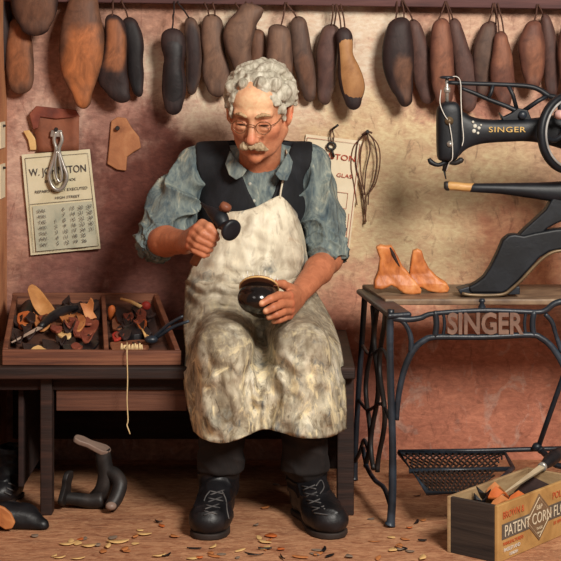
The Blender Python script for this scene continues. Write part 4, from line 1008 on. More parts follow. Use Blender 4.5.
# ================================================================== TWO SMALL LASTS ON THE TABLE
def poly_last(label, poly, d, hw, slit=None, yaw=0.0):
    pts = np.array([[P(x, y, d).x, P(x, y, d).z] for x, y in catmull([poly[-1]] + poly + [poly[0]], 2)[2:-1] ] if False else [[P(x, y, d).x, P(x, y, d).z] for x, y in poly]); y0 = d + CAMY
    pts[:, 1] += .6035 - pts[:, 1].min()
    lo = [pts[:, 0].min() - .02, y0 - hw - .02, pts[:, 1].min() - .02]; hi = [pts[:, 0].max() + .02, y0 + hw + .02, pts[:, 1].max() + .02]
    F = Field(lo, hi, .0022)
    def fn(p):
        q = p[..., [0, 2]]; dm = np.full(q.shape[:-1], 9.); ins = np.zeros(q.shape[:-1], bool); n = len(pts)
        for i in range(n):
            A, B = pts[i], pts[(i + 1) % n]; e = B - A; w = q - A; t = np.clip((w @ e) / (e @ e), 0, 1)
            dm = np.minimum(dm, np.linalg.norm(w - t[..., None] * e, axis=-1))
            c = (A[1] > q[..., 1]) != (B[1] > q[..., 1]); xi = A[0] + (q[..., 1] - A[1]) / (B[1] - A[1] if abs(B[1] - A[1]) > 1e-9 else 1e-9) * e[0]
            ins ^= c & (q[..., 0] < xi)
        d2 = np.where(ins, -dm, dm); h = np.interp(p[..., 2], [.60, .63, .66, .74], [hw, hw, hw * .72, hw * .8]); dy = np.abs(p[..., 1] - y0) - h; r = .009
        return np.sqrt(np.maximum(d2 + r * .6, 0) ** 2 + np.maximum(dy + r, 0) ** 2) + np.minimum(np.maximum(d2 + r * .6, dy + r), 0) - r * .8
    F.add((fn, np.array(lo), np.array(hi)), 0)
    root = thing('shoe_last', ((pts[:, 0].min() + pts[:, 0].max()) / 2, y0, .603), label, 'shoe last', 'orange lasts standing on the machine table')
    sdf_obj('body', F, mat('pale_orange_last_wood', [(150, 78, 38), (200, 120, 64), (226, 158, 100)], 18, (1, 1, .6), rough=.45, bump=.3), root, 1, lambda V, N: .002 * fnoise(V * 34, 2))
    if slit:
        m_ = MB(); w = []
        for x, y in slit:
            dd = hit_field(F, x, y); w.append(P(x, y, (dd or d) - .001))
        m_.tube(w, [.003, .0055, .005, .002], 8, smooth=4); m_.build('slit', mat('dark_slit', [(40, 24, 20), (58, 36, 28)], 20, rough=.8, bump=0), root, smooth=True)
def hit_field(F, px, py):
    for dd in np.arange(4.7, 5.2, .002):
        i = np.round((np.array(tuple(P(px, py, dd))) - F.lo) / F.h).astype(int)
        if (i >= 0).all() and (i < F.n).all() and F.a[tuple(i)] < 0: return float(dd)
poly_last('taller orange last with slit top standing on the machine table', [(376.5, 247), (380, 245), (385, 246), (391, 245.5), (394, 250), (397.5, 258), (402, 266.5), (408, 273), (415, 281), (421, 289), (420, 292.5), (412, 293), (403, 291.5), (397, 287), (391, 283.5), (387, 286), (381, 288), (374.5, 287.5), (374.5, 280), (378.5, 270), (380, 258)], 4.96, .029, [(390, 247.5), (393, 254), (396.5, 261), (399.5, 266.5)])
poly_last('shorter orange last with pointed toe standing right of the taller one', [(413, 252), (417, 250), (421, 252), (424, 260), (428, 269), (436, 278), (446, 284.5), (449, 289), (447, 292.5), (438, 293), (428, 291.5), (421, 288), (413, 289), (408.5, 287), (409, 278), (411, 266)], 4.99, .025)

# ================================================================== PRINTED WOODEN BOX
bx = thing('printed_box', (PF(498, 563).x + .1, PF(498, 563).y + .15, 0), 'wooden box with a printed yellow side full of leather scraps, bottom right', 'box')
O = PF(498, 563.5); e1 = Vector((.636, .772, 0)).normalized(); e2 = Vector((-.772, .636, 0)).normalized(); BLn, BW, BH, bt = .407, .158, .148, .011
def bpt(s, t, z): return O + e1 * s + e2 * t + Vector((0, 0, z))
def board(name, s0, s1, t0, t1, z0, z1, m): 
    mb = MB(); mb.hexa([bpt(s0, t0, z0), bpt(s1, t0, z0), bpt(s1, t1, z0), bpt(s0, t1, z0)], [bpt(s0, t0, z1), bpt(s1, t0, z1), bpt(s1, t1, z1), bpt(s0, t1, z1)]); return mb.build(name, m, bx, bevel=.002)
M['box_paper'] = mat('ochre_label_paper', [(150, 110, 62), (180, 138, 82), (196, 156, 100)], 9, rough=.75, bump=.1)
M['box_shaded'] = mat('shaded_box_end', [(28, 22, 20), (50, 40, 35), (66, 54, 46)], 7, (.4, .4, 6), rough=.8)  # near end board coloured darker for its shaded side
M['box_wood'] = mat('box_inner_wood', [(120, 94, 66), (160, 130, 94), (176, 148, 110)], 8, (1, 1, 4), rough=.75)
fr = board('printed_side', 0, BLn, 0, bt, 0, BH, M['box_paper']); board('end_board', 0, bt, bt, BW - bt, 0, BH, M['box_shaded']); board('end_board', BLn - bt, BLn, bt, BW - bt, 0, BH, M['box_wood'])
board('back_board', 0, BLn, BW - bt, BW, 0, BH, M['box_wood']); board('bottom', bt, BLn - bt, bt, BW - bt, 0, .01, M['box_wood'])
fz = Vector((0, 0, 1))
def face(s, z, o=.0012): return bpt(s, -o, z)
mb = MB(); mb.prism([face(.018, .056), face(.39, .056), face(.39, .096), face(.018, .096)], -e2 * -.001); mb.build('dark_band', mat('grey_band_print', [(84, 74, 66), (108, 96, 84)], 20, rough=.8, bump=0), fr)
mb = MB(); mb.prism([face(.132, .077, .0018), face(.2035, .014, .0018), face(.275, .077, .0018), face(.2035, .14, .0018)], e2 * .0012); mb.build('diamond_emblem', mat('brown_diamond_print', [(104, 80, 58), (132, 104, 76)], 20, rough=.8, bump=0), fr)
mb = MB()
mb.tube([face(.142, .077, .0022), face(.2035, .024, .0022), face(.265, .077, .0022), face(.2035, .13, .0022)], .0012, 4, closed=True)
mb.add(*text_geo('B&P', .018, face(.2035, .104, .0026), e1, fz, .0004)); mb.add(*text_geo('TRADE', .010, face(.2035, .048, .0026), e1, fz, .0004)); mb.add(*text_geo('MARK', .009, face(.2035, .036, .0026), e1, fz, .0004))
mb.build('emblem_lettering', mat('pale_print', [(196, 178, 146), (214, 196, 166)], 20, rough=.8, bump=0), fr)
mb = MB(); mb.add(*text_geo('PATENT CORN FLOUR', .042, face(.2055, .0755, .003), e1, fz, .0004, width=.355)); mb.build('band_lettering', mat('cream_print', [(206, 192, 164), (224, 212, 186)], 20, rough=.8, bump=0), fr)
RP = mat('orange_red_print', [(184, 84, 46), (200, 104, 60)], 20, rough=.8, bump=0)
for tx, sz, s_, z_, w_ in (('BROWN &', .026, .074, .118, .105), ('POLSON', .026, .325, .118, .10), ('MANUFACTURERS', .013, .073, .044, .10), ('BY APPOINTMENT', .013, .33, .044, .10)):
    MB().add(*text_geo(tx, sz, face(s_, z_, .002), e1, fz, .0004, width=w_)).build('red_lettering', RP, fr)
mb = MB(); mb.add(*text_geo('PAISLEY AND', .0135, face(.066, .0275, .002), e1, fz, .0004, width=.08)); mb.add(*text_geo('LONDON', .011, face(.074, .0125, .002), e1, fz, .0004, width=.04)); mb.build('white_lettering', M['white_thread'], fr)
# box contents
def box_scrap(label, pts, material, z, t=.006, curl=.012, org=None):
    """pts in box coordinates (s, t)"""
    cx = sum(p[0] for p in pts) / len(pts); cy = sum(p[1] for p in pts) / len(pts); n = len(pts); vs = []
    rad = max(math.hypot(p[0] - cx, p[1] - cy) for p in pts)
    for L in (0, 1):
        for f in (1, .5):
            for i, p in enumerate(pts):
                k = curl * f * f * (1 + .7 * math.sin(i * 2.4)); vs.append(bpt(cx + (p[0] - cx) * f, cy + (p[1] - cy) * f, z + k - t * L))
        vs.append(bpt(cx, cy, z - t * L))
    L = 2 * n + 1; fs = []
    for i in range(n):
        j = (i + 1) % n; fs += [[i, j, n + j, n + i], [n + i, n + j, 2 * n], [L + j, L + i, L + n + i, L + n + j], [L + n + j, L + n + i, L + 2 * n], [j, i, L + i, L + j]]
    o = MB().add(vs, fs).build('leather_scrap', material, None, org=bpt(cx, cy, z), bevel=.0015, seg=1)
    return tag(o, label, 'leather scrap', 'leather scraps in the printed box')
inr = lambda s0, s1, t0, t1: [(s0, t0), ((s0 + s1) / 2, t0 - .0), (s1, t0 + .01), (s1 - .01, t1), ((s0 + s1) / 2, t1 + .004), (s0 + .008, t1 - .01)]
box_scrap('large dark leather piece lining the bottom of the printed box', inr(.02, .39, .025, .135), M['l_dark'], .075, curl=.02)
box_scrap('dark brown scrap at the far end of the printed box', inr(.25, .38, .03, .12), M['l_dark'], .105, curl=.02)
box_scrap('long orange scrap along the near rim of the printed box', inr(.016, .11, .018, .05), M['l_tan'], .132, curl=.012)
box_scrap('bright orange scrap under the blade in the printed box', inr(.085, .16, .055, .10), M['l_orange'], .125, curl=.02)
box_scrap('orange-brown scrap right of the blade in the printed box', inr(.12, .21, .025, .06), M['l_orange'], .122, curl=.012)
box_scrap('black pointed scrap in the near left corner of the printed box', [(.02, .06), (.035, .055), (.05, .075), (.04, .10), (.025, .09)], M['l_black'], .130, curl=.02)
box_scrap('small black pointed scrap behind the orange scraps in the printed box', [(.075, .085), (.095, .08), (.105, .10), (.09, .125), (.08, .11)], M['l_black'], .134, curl=.02)
box_scrap('tan scrap leaning on the back board of the printed box', inr(.13, .21, .10, .135), M['l_tan'], .122, curl=.02)
bk = thing('long_knife', bpt(.15, .07, .14), 'long pale-bladed knife with black handle sticking out of the printed box', 'knife')
A, B = P(500, 496, 4.40), P(543.5, 466, 4.66)
dirv = (B - A).normalized(); sd = dirv.cross(Vector((0, -.6, .8))).normalized() * .009; up = dirv.cross(sd).normalized() * .003
mb = MB(); mb.hexa([A - up, A + sd * .3 - up, B + sd - up, B - sd - up], [A + up, A + sd * .3 + up, B + sd + up, B - sd + up]); mb.build('blade', mat('pale_blade', [(168, 150, 122), (196, 178, 148)], 14, rough=.4, bump=.1), bk)
mb = MB(); mb.tube([B - dirv * .01, P(549, 461, 4.69), P(555, 456, 4.72), P(560, 451, 4.75)], [.010, .018, .020, .011], 12, smooth=4); mb.build('handle', M['l_black'], bk, smooth=True)
mb = MB(); mb.lathe(B - dirv * .014, dirv, [(0, .008), (.002, .013), (.01, .013), (.012, .009)], 12); mb.build('ferrule', M['steel'], bk, smooth=True)
# ================================================================== THE SHOEMAKER
man = thing('person', (P(262, 430, 4.75).x, 4.95 + CAMY, 0), 'elderly white-haired man in round glasses and cream apron seated on the bench mending a shoe', 'person')

def hit(Fs, px, py, d0=4.35, d1=5.35, step=.0025):
    """first distance along the sight line where one of the fields is solid"""
    ds = np.arange(d0, d1, step); X = np.stack([(px - PX0) * ds / FPX, ds + CAMY, CAMZ - (py - PY0) * ds / FPX], -1)
    best = None
    for F in Fs:
        i = np.round((X - F.lo) / F.h).astype(int); ok = ((i >= 0) & (i < F.n)).all(1); v = np.full(len(ds), .2)
        j = i[ok]; v[ok] = F.a[j[:, 0], j[:, 1], j[:, 2]]
        w = np.nonzero(v < 0)[0]
        if len(w) and (best is None or ds[w[0]] < best): best = float(ds[w[0]])
    return best

# ---- measured joints
shL, elL, wrL = P(195, 166, 5.09), P(155, 241, 4.98), P(187, 242, 4.76)
shR, elR, wrR = P(312, 166, 5.09), P(328, 259, 4.99), P(296, 297, 4.745)
HS = 1.10; HC = np.array(tuple(P(259.5, 111, 4.93)))
yaw, pit, rol = math.radians(12), math.radians(20), math.radians(2)
hf = np.array([-math.sin(yaw) * math.cos(pit), -math.cos(yaw) * math.cos(pit), -math.sin(pit)])
hr = np.array([math.cos(yaw), -math.sin(yaw), 0]); hu = np.array([0, 0, 1.0]) - hf * hf[2]; hu /= np.linalg.norm(hu)
hr = hr - hf * (hr @ hf); hr /= np.linalg.norm(hr)
hr, hu = hr * math.cos(rol) - hu * math.sin(rol), hu * math.cos(rol) + hr * math.sin(rol)
HR = np.stack([hr, hf, hu], 1)
def H(x, y, z): return HC + HS * (HR @ np.array([x, y, z]))
def toH(V): return ((V - HC) @ HR) / HS
def hcap(a, b, ra, rb=None): return cap(H(*a), H(*b), ra * HS, None if rb is None else rb * HS)
def hell(c, r, rx=0, ry=0, rz=0):
    E = np.array(Matrix.Rotation(rz, 3, 'Z') @ Matrix.Rotation(ry, 3, 'Y') @ Matrix.Rotation(rx, 3, 'X'))
    return ellip(H(*c), np.array(r) * HS, HR @ E)

chest = ellip(P(255, 207, 5.07), (.165, .12, .16)); belly = ellip(P(252, 272, 5.03), (.163, .135, .15)); pelvis = ellip(P(257, 325, 5.06), (.18, .15, .12))
shoul = cap(P(203, 166, 5.09), P(307, 166, 5.09), .058); trap = cap(P(258, 158, 5.10), P(258, 190, 5.09), .06, .09)
trapL = cap(P(256, 158, 5.10), P(205, 164, 5.09), .05, .05); trapR = cap(P(260, 158, 5.10), P(305, 164, 5.09), .05, .05)
torso = [chest, belly, pelvis, shoul, trap, trapL, trapR]

# ---- body: one continuous skin surface
F = Field((-.46, -.93, .40), (.25, -.13, 1.33), .003)
for p in torso: F.add(offset(p, -.016), .03)
F.add(cap(H(0, -.03, -.06), P(258, 178, 5.07), .060, .066), .02)
F.add(hell((0, -.015, .035), (.075, .094, .085)), .02)
F.add(hell((0, .028, -.035), (.064, .064, .082)), .03)
F.add(hell((0, .045, .05), (.060, .045, .045)), .025)
F.add(hcap((0, .074, -.100), (0, .07, -.098), .021), .025)
for s in (-1, 1):
    F.add(hcap((s * .030, .045, -.085), (s * .056, .0, -.052), .021, .021), .025)
    F.add(hell((s * .043, .060, -.024), (.022, .022, .02)), .022)
    F.add(hcap((s * .010, .087, .023), (s * .044, .074, .022), .0115, .010), .012)
for s in (-1, 1):
    F.sub(hell((s * .031, .104, .0), (.020, .021, .015)), .010)
    F.add(hell((s * .031, .074, .001), (.0165, .0145, .0125)), .004)
    F.add(hcap((s * .019, .088, -.0035), (s * .043, .083, -.004), .0032), .003)     # lower lid
    F.add(hell((s * .032, .083, -.016), (.015, .009, .006)), .008)                     # bag under the eye
F.add(hcap((0, .086, .016), (0, .110, -.034), .0085, .0115), .010)
F.add(hell((0, .114, -.040), (.0135, .013, .0115)), .006)
for s in (-1, 1):
    F.add(hell((s * .0135, .102, -.042), (.0085, .011, .0085)), .005)
    F.sub(hcap((s * .024, .100, -.040), (s * .038, .082, -.066), .004, .004), .010)    # cheek fold
F.add(hell((0, .086, -.062), (.026, .012, .013)), .012)
F.add(hell((0, .090, -.0735), (.019, .008, .0055)), .004); F.sub(hcap((-.02, .099, -.068), (.02, .099, -.068), .0018), .003)
F.sub(hcap((-.016, .094, -.084), (.016, .094, -.084), .003), .008)
for k, z in enumerate((.045, .056, .067)): F.sub(hcap((-.035, .098 - .003 * k, z), (.035, .098 - .003 * k, z + .001), .0016), .004)
for s in (-1, 1): F.sub(hcap((s * .004, .102, .022), (s * .006, .101, .034), .0018), .004)
for s in (-1, 1):
    F.add(hell((s * .081, -.002, -.006), (.011, .021, .033), 0.15, s * .25, s * -.35), .006)
    F.sub(hell((s * .089, .004, -.002), (.006, .011, .018), 0.15, s * .25, s * -.35), .004)
    F.add(hell((s * .074, .004, -.031), (.007, .008, .010)), .005)
# arms
F.add(cap(shL, elL, .05, .044), .02); F.add(cap(elL, elL.lerp(wrL, .35), .043, .044), .015); F.add(cap(elL.lerp(wrL, .35), wrL, .044, .031), .015)
F.add(cap(shR, elR, .05, .044), .02); F.add(cap(elR, elR.lerp(wrR, .3), .040, .041), .015); F.add(cap(elR.lerp(wrR, .3), wrR, .041, .028), .015)
# gripping hand (holds the hammer)
H0, H1 = P(193.5, 264, 4.625), P(226, 206, 4.585); he = (H1 - H0).normalized(); hv = Vector((0, -1, 0)); hv = (hv - he * hv.dot(he)).normalized(); hl = he.cross(hv).normalized()
if hl.x > 0: hl = -hl
ts = [(209.5, 233.0), (206.5, 239.2), (203.2, 245.2), (200, 250.8)]
kn_l = []
for i, (x, y) in enumerate(ts):
    t = ((P(x, y, 4.605) - H0).dot(he)); A = H0 + he * t; q = (1, 1.05, 1, .88)[i]; r = (.0112, .0115, .0108, .0095)[i]
    K = A + hl * .040 * q + hv * .004 - he * .004; kn_l.append(K)
    M1 = A + hl * .020 * q + hv * .031 * q; M2 = A - hl * .012 + hv * .027; T = A - hl * .021 + hv * .008
    F.add(cap(wrL + he * (.018 - .012 * i), K, .019, r * 1.15), .010)
    chain(F, [K, M1, M2, T], [r * 1.12, r * 1.05, r * .95, r * .85], .0025)
    F.add(ellip(K + hv * .003, (r * 1.15,) * 3), .004)
F.add(cap(wrL, H0.lerp(H1, .38) + hl * .030 - hv * .012, .028, .024), .012)
A = H0 + he * ((P(210, 231, 4.605) - H0).dot(he))
chain(F, [wrL + he * .02 - hv * .005, A + hl * .032 + he * .006 - hv * .002, A + hl * .012 + he * .016 + hv * .022, A - hl * .014 + he * .008 + hv * .026], [.021, .0145, .0125, .0100], .006)
# holding hand (under the shoe)
SHC = P(258.5, 297.5, 4.625)
fr_ = [[(289, 296, 4.625), (278.5, 295.5, 4.575), (270, 299, 4.535), (262, 303.5, 4.527)], [(290, 303.5, 4.63), (281, 304, 4.58), (273, 307.5, 4.548), (266, 311, 4.545)],
       [(290, 310, 4.64), (283, 311.5, 4.60), (276, 314.5, 4.575), (269, 317, 4.573)], [(289, 316, 4.655), (284, 318, 4.625), (279, 320, 4.61), (274, 321.5, 4.61)]]
for i, ch in enumerate(fr_):
    pts = [P(*c) for c in ch]; r = (.0112, .0115, .0108, .0095)[i]
    F.add(cap(wrR + Vector((0, 0, .012 - .009 * i)), pts[0], .021, r * 1.2), .010)
    chain(F, pts, [r * 1.15, r * 1.05, r, r * .85], .0025)
    F.add(ellip(pts[0], (r * 1.2,) * 3), .004)
chain(F, [wrR + Vector((-.004, 0, .012)), P(290, 289, 4.69), P(283, 284.5, 4.655), P(275, 283, 4.63)], [.022, .0155, .0125, .010], .006)

skin_t = NT('weathered_skin'); at = skin_t.n('ShaderNodeAttribute', attribute_name='tint')
o_ = skin_t.mapping((1, 1, 1)); nz = skin_t.noise(o_, 55, 5, .6, .8)
c_ = skin_t.mix(.35, at.outputs['Color'], skin_t.ramp(nz, [(.3, (.28, .22, .2, 1)), (.7, (.72, .74, .74, 1))]), 'OVERLAY')
skin_t.base(c_, .5, 0, .35); skin_t.b.inputs['Subsurface Weight'].default_value = .0
skin_t.bump(skin_t.noise(o_, 120, 4, .6, .5), .25, .003)
def skin_color(V):
    L = toH(V); c = np.tile(np.array(lin((200, 142, 108))[:3]), (len(V), 1))
    def blend(m, colr): 
        nonlocal c
        m = np.clip(m, 0, 1)[:, None]; c = c * (1 - m) + np.array(lin(colr)[:3]) * m
    def blob(p, r, colr, a=1.0, sym=False):
        for s in ((-1, 1) if sym else (1,)):
            q = (L - np.array([p[0] * s, p[1], p[2]])) / np.array(r); blend(a * np.clip(1.6 - 1.6 * np.linalg.norm(q, axis=1), 0, 1), colr)
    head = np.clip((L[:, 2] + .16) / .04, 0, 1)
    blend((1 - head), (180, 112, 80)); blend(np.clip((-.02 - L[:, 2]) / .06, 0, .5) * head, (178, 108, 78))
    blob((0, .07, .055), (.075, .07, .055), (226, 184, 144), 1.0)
    blob((.05, .06, -.03), (.035, .05, .035), (204, 120, 88), .6, True)
    blob((0, .115, -.034), (.022, .03, .022), (206, 124, 94), .7)
    blob((0, .095, -.073), (.026, .03, .009), (168, 82, 64), .95)
    blob((.031, .095, .004), (.021, .03, .012), (190, 118, 86), .9, True)
    blob((.031, .092, -.0055), (.017, .02, .0042), (46, 28, 24), 1.6, True); blob((.031, .092, .0125), (.020, .03, .004), (140, 82, 62), .8, True); blob((.024, .095, -.045), (.006, .04, .016), (150, 84, 60), .7, True)  # lash line; shade under the brow and in the cheek fold painted darker
    blob((.08, 0, -.005), (.02, .035, .04), (214, 120, 84), .8, True)
    blob((0, .08, -.1), (.04, .04, .03), (212, 136, 98), .7)
    for K in kn_l + [P(*ch[0]) for ch in fr_]:
        blend(np.clip(1.3 - np.linalg.norm(V - np.array(tuple(K)), axis=1) / .014, 0, .6), (186, 84, 58))
    for ch in fr_:
        T = np.array(tuple(P(*ch[-1]))); blend(np.clip(1.5 - np.linalg.norm((V - T - np.array([-.002, -.006, .003])) / np.array([.007, .008, .006]), axis=1), 0, .9), (226, 170, 132))
    return c
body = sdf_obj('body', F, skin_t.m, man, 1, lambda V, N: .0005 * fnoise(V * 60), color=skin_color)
FB = F

# ---- hair
hairm = mat('silver_hair', [(128, 120, 104), (176, 168, 150), (212, 206, 190)], 60, (1, 1, .45), rough=.6, bump=.6, bscale=120, bd=.006)
rs = random.Random(4)
F = Field(HC - .19, HC + .21, .003)
F.add(hell((0, -.018, .036), (.083, .100, .088)), 0)
def scalp(th, ph, lift=1.0): return np.array([.083 * lift * math.sin(ph) * math.cos(th), -.022 + .098 * lift * math.sin(ph) * math.sin(th), .036 + .083 * lift * math.cos(ph)])
for i in range(130):
    th = rs.uniform(0, 2 * math.pi); ph = rs.uniform(0.05, 1.7); p0 = scalp(th, ph)
    n = p0 - np.array([0, -.022, .04]); n /= np.linalg.norm(n)
    flow = np.array([.75, .25 if p0[1] > .0 else -.6, -.55 * min(1, ph)]); flow = flow - n * (flow @ n)
    if p0[0] < -.02: flow = np.array([-.5, -.3, -.8]) * .9 - n * (np.array([-.5, -.3, -.8]) @ n) * .9
    side = np.cross(n, flow); pts = []; w0 = rs.uniform(0, 6)
    for k in range(5):
        q = p0 + flow * .012 * k + side * .0065 * math.sin(w0 + 1.5 * k) + n * (.004 + .004 * math.sin(w0 + 1.1 * k))
        c_ = np.array([0, -.022, .036]); e = (q - c_) / np.array([.083, .098, .083]); e = e / max(.96, np.linalg.norm(e)) if np.linalg.norm(e) < .96 else e
        pts.append(Vector(H(*(c_ + e * np.array([.083, .098, .083])))))
    chain(F, pts, [.0075 * HS, .0095 * HS, .009 * HS, .0075 * HS, .004 * HS], .0035)
for c, r in (((.083, .0, .045), .020), ((.082, -.03, .04), .02), ((.078, .02, .065), .018), ((.084, -.02, .06), .02), ((-.078, .0, .05), .015), ((-.07, .03, .078), .018), ((-.03, .055, .100), .016), ((.02, .055, .105), .017), ((.055, .04, .095), .02)): F.add(hell(c, (r * .85, r, r)), .008)
F.sub(hell((0, .105, .002), (.068, .088, .098)), .006)
F.sub(hell((-.025, .105, .055), (.035, .05, .03)), .006)
lowp, _, _ = hell((0, 0, 0), (1, 1, 1))
g = F.lo + F.h * np.stack(np.meshgrid(*[np.arange(k) for k in F.n], indexing='ij'), -1)
Lh = toH(g); zmin = np.where(Lh[..., 1] > .035, .004, np.where(Lh[..., 1] > -.03, .026, -.03 + .4 * np.maximum(0, Lh[..., 1] + .1)))
F.a = np.maximum(F.a, ((zmin - Lh[..., 2]) * HS).astype(np.float32)); del g, Lh
for s in (-1, 1): F.add(hcap((s * .071, .028, .02), (s * .072, .022, -.012), .010, .006), .006)
def hair_disp(V, N):
    L = toH(V); w = fnoise(L * 22, 2); a = np.sin(L[:, 0] * 190 + 5 * w + 40 * L[:, 1]) ; b = np.sin(L[:, 2] * 150 + L[:, 1] * 120 + 6 * w)
    return .0010 * a + .0008 * b + .0012 * fnoise(L * 70, 2)
sdf_obj('hair', F, hairm, man, 1, hair_disp)
F = Field(H(0, .1, -.055) - .07, H(0, .1, -.055) + .07, .0022)
for s in (-1, 1):
    F.add(hcap((s * .004, .108, -.056), (s * .022, .104, -.060), .0115, .011), .004); F.add(hcap((s * .022, .104, -.060), (s * .036, .090, -.073), .0105, .005), .006)
sdf_obj('moustache', F, mat('grey_moustache', [(128, 106, 82), (176, 152, 120), (206, 186, 152)], 90, (1.5, 1.5, .4), rough=.7, bump=.6, bscale=140, bd=.005), man, 1, lambda V, N: .0009 * np.sin(toH(V)[:, 0] * 420 + 160 * toH(V)[:, 2]) + .001 * fnoise(V * 160, 2))
F = Field(H(0, .1, .025) - .075, H(0, .1, .025) + .075, .0024)
for s in (-1, 1): F.add(hcap((s * .014, .099, .0225), (s * .030, .096, .029), .0042, .005), .003); F.add(hcap((s * .030, .096, .029), (s * .048, .081, .022), .005, .003), .003)
sdf_obj('eyebrows', F, mat('grey_eyebrow', [(156, 122, 90), (196, 166, 128)], 90, rough=.8, bump=.4), man, 1, lambda V, N: .0012 * fnoise(V * 220, 2))
# ---- spectacles
gl = MB()
for s in (-1, 1):
    pts = [Vector(H(s * .0325 + .0195 * math.cos(a), .109 - .010 * (math.cos(a) * s > .3) * abs(math.cos(a)), -.004 + .0175 * math.sin(a))) for a in np.linspace(0, 2 * math.pi, 26, endpoint=False)]
    gl.tube(pts, .0016, 6, closed=True)
    gl.tube([Vector(H(s * .051, .100, .0)), Vector(H(s * .068, .075, .004)), Vector(H(s * .079, .0, .012))], .0013, 6, smooth=4)
gl.tube([Vector(H(-.0135, .110, .0)), Vector(H(-.005, .114, .006)), Vector(H(.005, .114, .006)), Vector(H(.0135, .110, .0))], .0016, 6, smooth=4)
gl.build('glasses', mat('thin_gilt_wire', [(112, 74, 52), (150, 106, 76)], 40, rough=.35, metal=.5, bump=0), man, smooth=True)

# ---- shirt
shirtm_t = NT('blue_grey_shirt'); o_ = shirtm_t.mapping((1.3, 1.3, .35))
c_ = shirtm_t.ramp(shirtm_t.noise(o_, 14, 6, .62, 1.6), [(.28, lin((50, 62, 68))), (.43, lin((82, 96, 101))), (.57, lin((122, 133, 129))), (.72, lin((188, 186, 164)))])  # tones of fold shadow and highlight put into the cloth colour
c_ = shirtm_t.mix(.22, c_, shirtm_t.ramp(shirtm_t.noise(o_, 42, 4, .6, 1.2), [(.35, lin((48, 66, 80))), (.65, lin((160, 160, 142)))]))
shirtm_t.base(c_, .8, 0, .2); shirtm_t.bump(shirtm_t.noise(o_, 24, 5, .6, 1.5), .5, .012)
F = Field((-.50, -.62, .55), (.27, -.10, 1.06), .0036)
for p in torso[:2] + torso[3:]: F.add(p, .03)
fd = (wrL - elL).normalized(); 
F.add(cap(shL, shL.lerp(elL, .55), .060, .070), .02); F.add(clip(cap(shL.lerp(elL, .55), elL, .070, .060), elL + fd * .05, fd), .012)
F.add(clip(cap(elL - fd * .01, elL + fd * .10, .056), elL + fd * .052, fd), .006)
F.add(clip(cap(elL - fd * .00, elL + fd * .10, .064), elL + fd * .040, fd), 0.004)
fa = (elR - shR).normalized(); fdR = (wrR - elR).normalized()
F.add(cap(shR, shR.lerp(elR, .5), .060, .064), .02); F.add(clip(cap(shR.lerp(elR, .5), elR + fa * .06, .064, .056), elR + fa * .012, fa), .012)
F.add(clip(clip(cap(elR - fa * .06, elR + fa * .08, .066), elR + fa * .012, fa), elR - fa * .045, -fa), .004)
F.sub(cap(H(0, -.03, -.06), P(258, 172, 5.05), .058, .056), .004)
def shirt_disp(V, N):
    w = fnoise(V * 8, 2); base = .004 * (1 - np.abs(np.sin(V[:, 2] * 34 + V[:, 0] * 30 + 4 * w))) ** 1.5
    out = base
    for sh, el, sg in ((shL, elL, 1), (shR, elR, -1)):
        a_ = np.array(tuple(sh)); ax_ = np.array(tuple(el)) - a_; L_ = np.linalg.norm(ax_); ax_ /= L_
        q = V - a_; t = q @ ax_; r = q - t[:, None] * ax_; u1 = np.cross(ax_, [0, 1, 0]); u1 /= np.linalg.norm(u1); u2 = np.cross(ax_, u1)
        phi = np.arctan2(r @ u2, r @ u1); on = np.clip((.10 - np.linalg.norm(r, axis=1)) / .02, 0, 1) * np.clip(t / .05, 0, 1)
        s_ = 2.6 * phi + sg * 14 * t + 3.2 * w
        cr_ = .026 * (1 - np.abs(np.sin(s_))) ** 1.3 * np.clip(1.15 - np.abs(t - L_ * .45) / (L_ * .6), .25, 1) - .010
        cr_ = cr_ + .010 * (1 - np.abs(np.sin(t * 75 + 3 * phi + 4 * w))) ** 2 * np.clip((t - L_ * .6) / (L_ * .25), 0, 1)
        out = out * (1 - on) + cr_ * on
    return out + .0018 * fnoise(V * 30, 2)
shirt = sdf_obj('shirt', F, shirtm_t.m, man, 2, shirt_disp); FS = F
for i, (x, y) in enumerate(((250, 184), (254, 201))):
    d = hit([FS], x, y); MB().lathe(P(x, y, d - .001), (0, -1, 0), [(0, .005), (.003, .006), (.005, .004)], 12).build('button', mat('shell_button', [(150, 150, 140), (186, 184, 170)], 30, bump=0), shirt, smooth=True)
# collar flaps lying over the vest opening
def flap(poly, lift):
    m_ = MB(); fr0 = []
    for x, y, d in poly: fr0.append(P(x, y, d - lift))
    m_.prism(fr0, (0, .008, 0)); o = m_.build('collar', shirtm_t.m, shirt, bevel=.003); return o
flap([(230, 150, 5.00), (239, 163, 4.965), (247, 170, 4.945), (243, 176, 4.94), (236, 180, 4.945), (229, 175, 4.955), (225, 164, 4.98)], .022)
flap([(288, 152, 5.00), (280, 166, 4.965), (275, 174, 4.945), (280, 180, 4.94), (287, 181, 4.945), (291, 172, 4.96), (293, 162, 4.98)], .022)

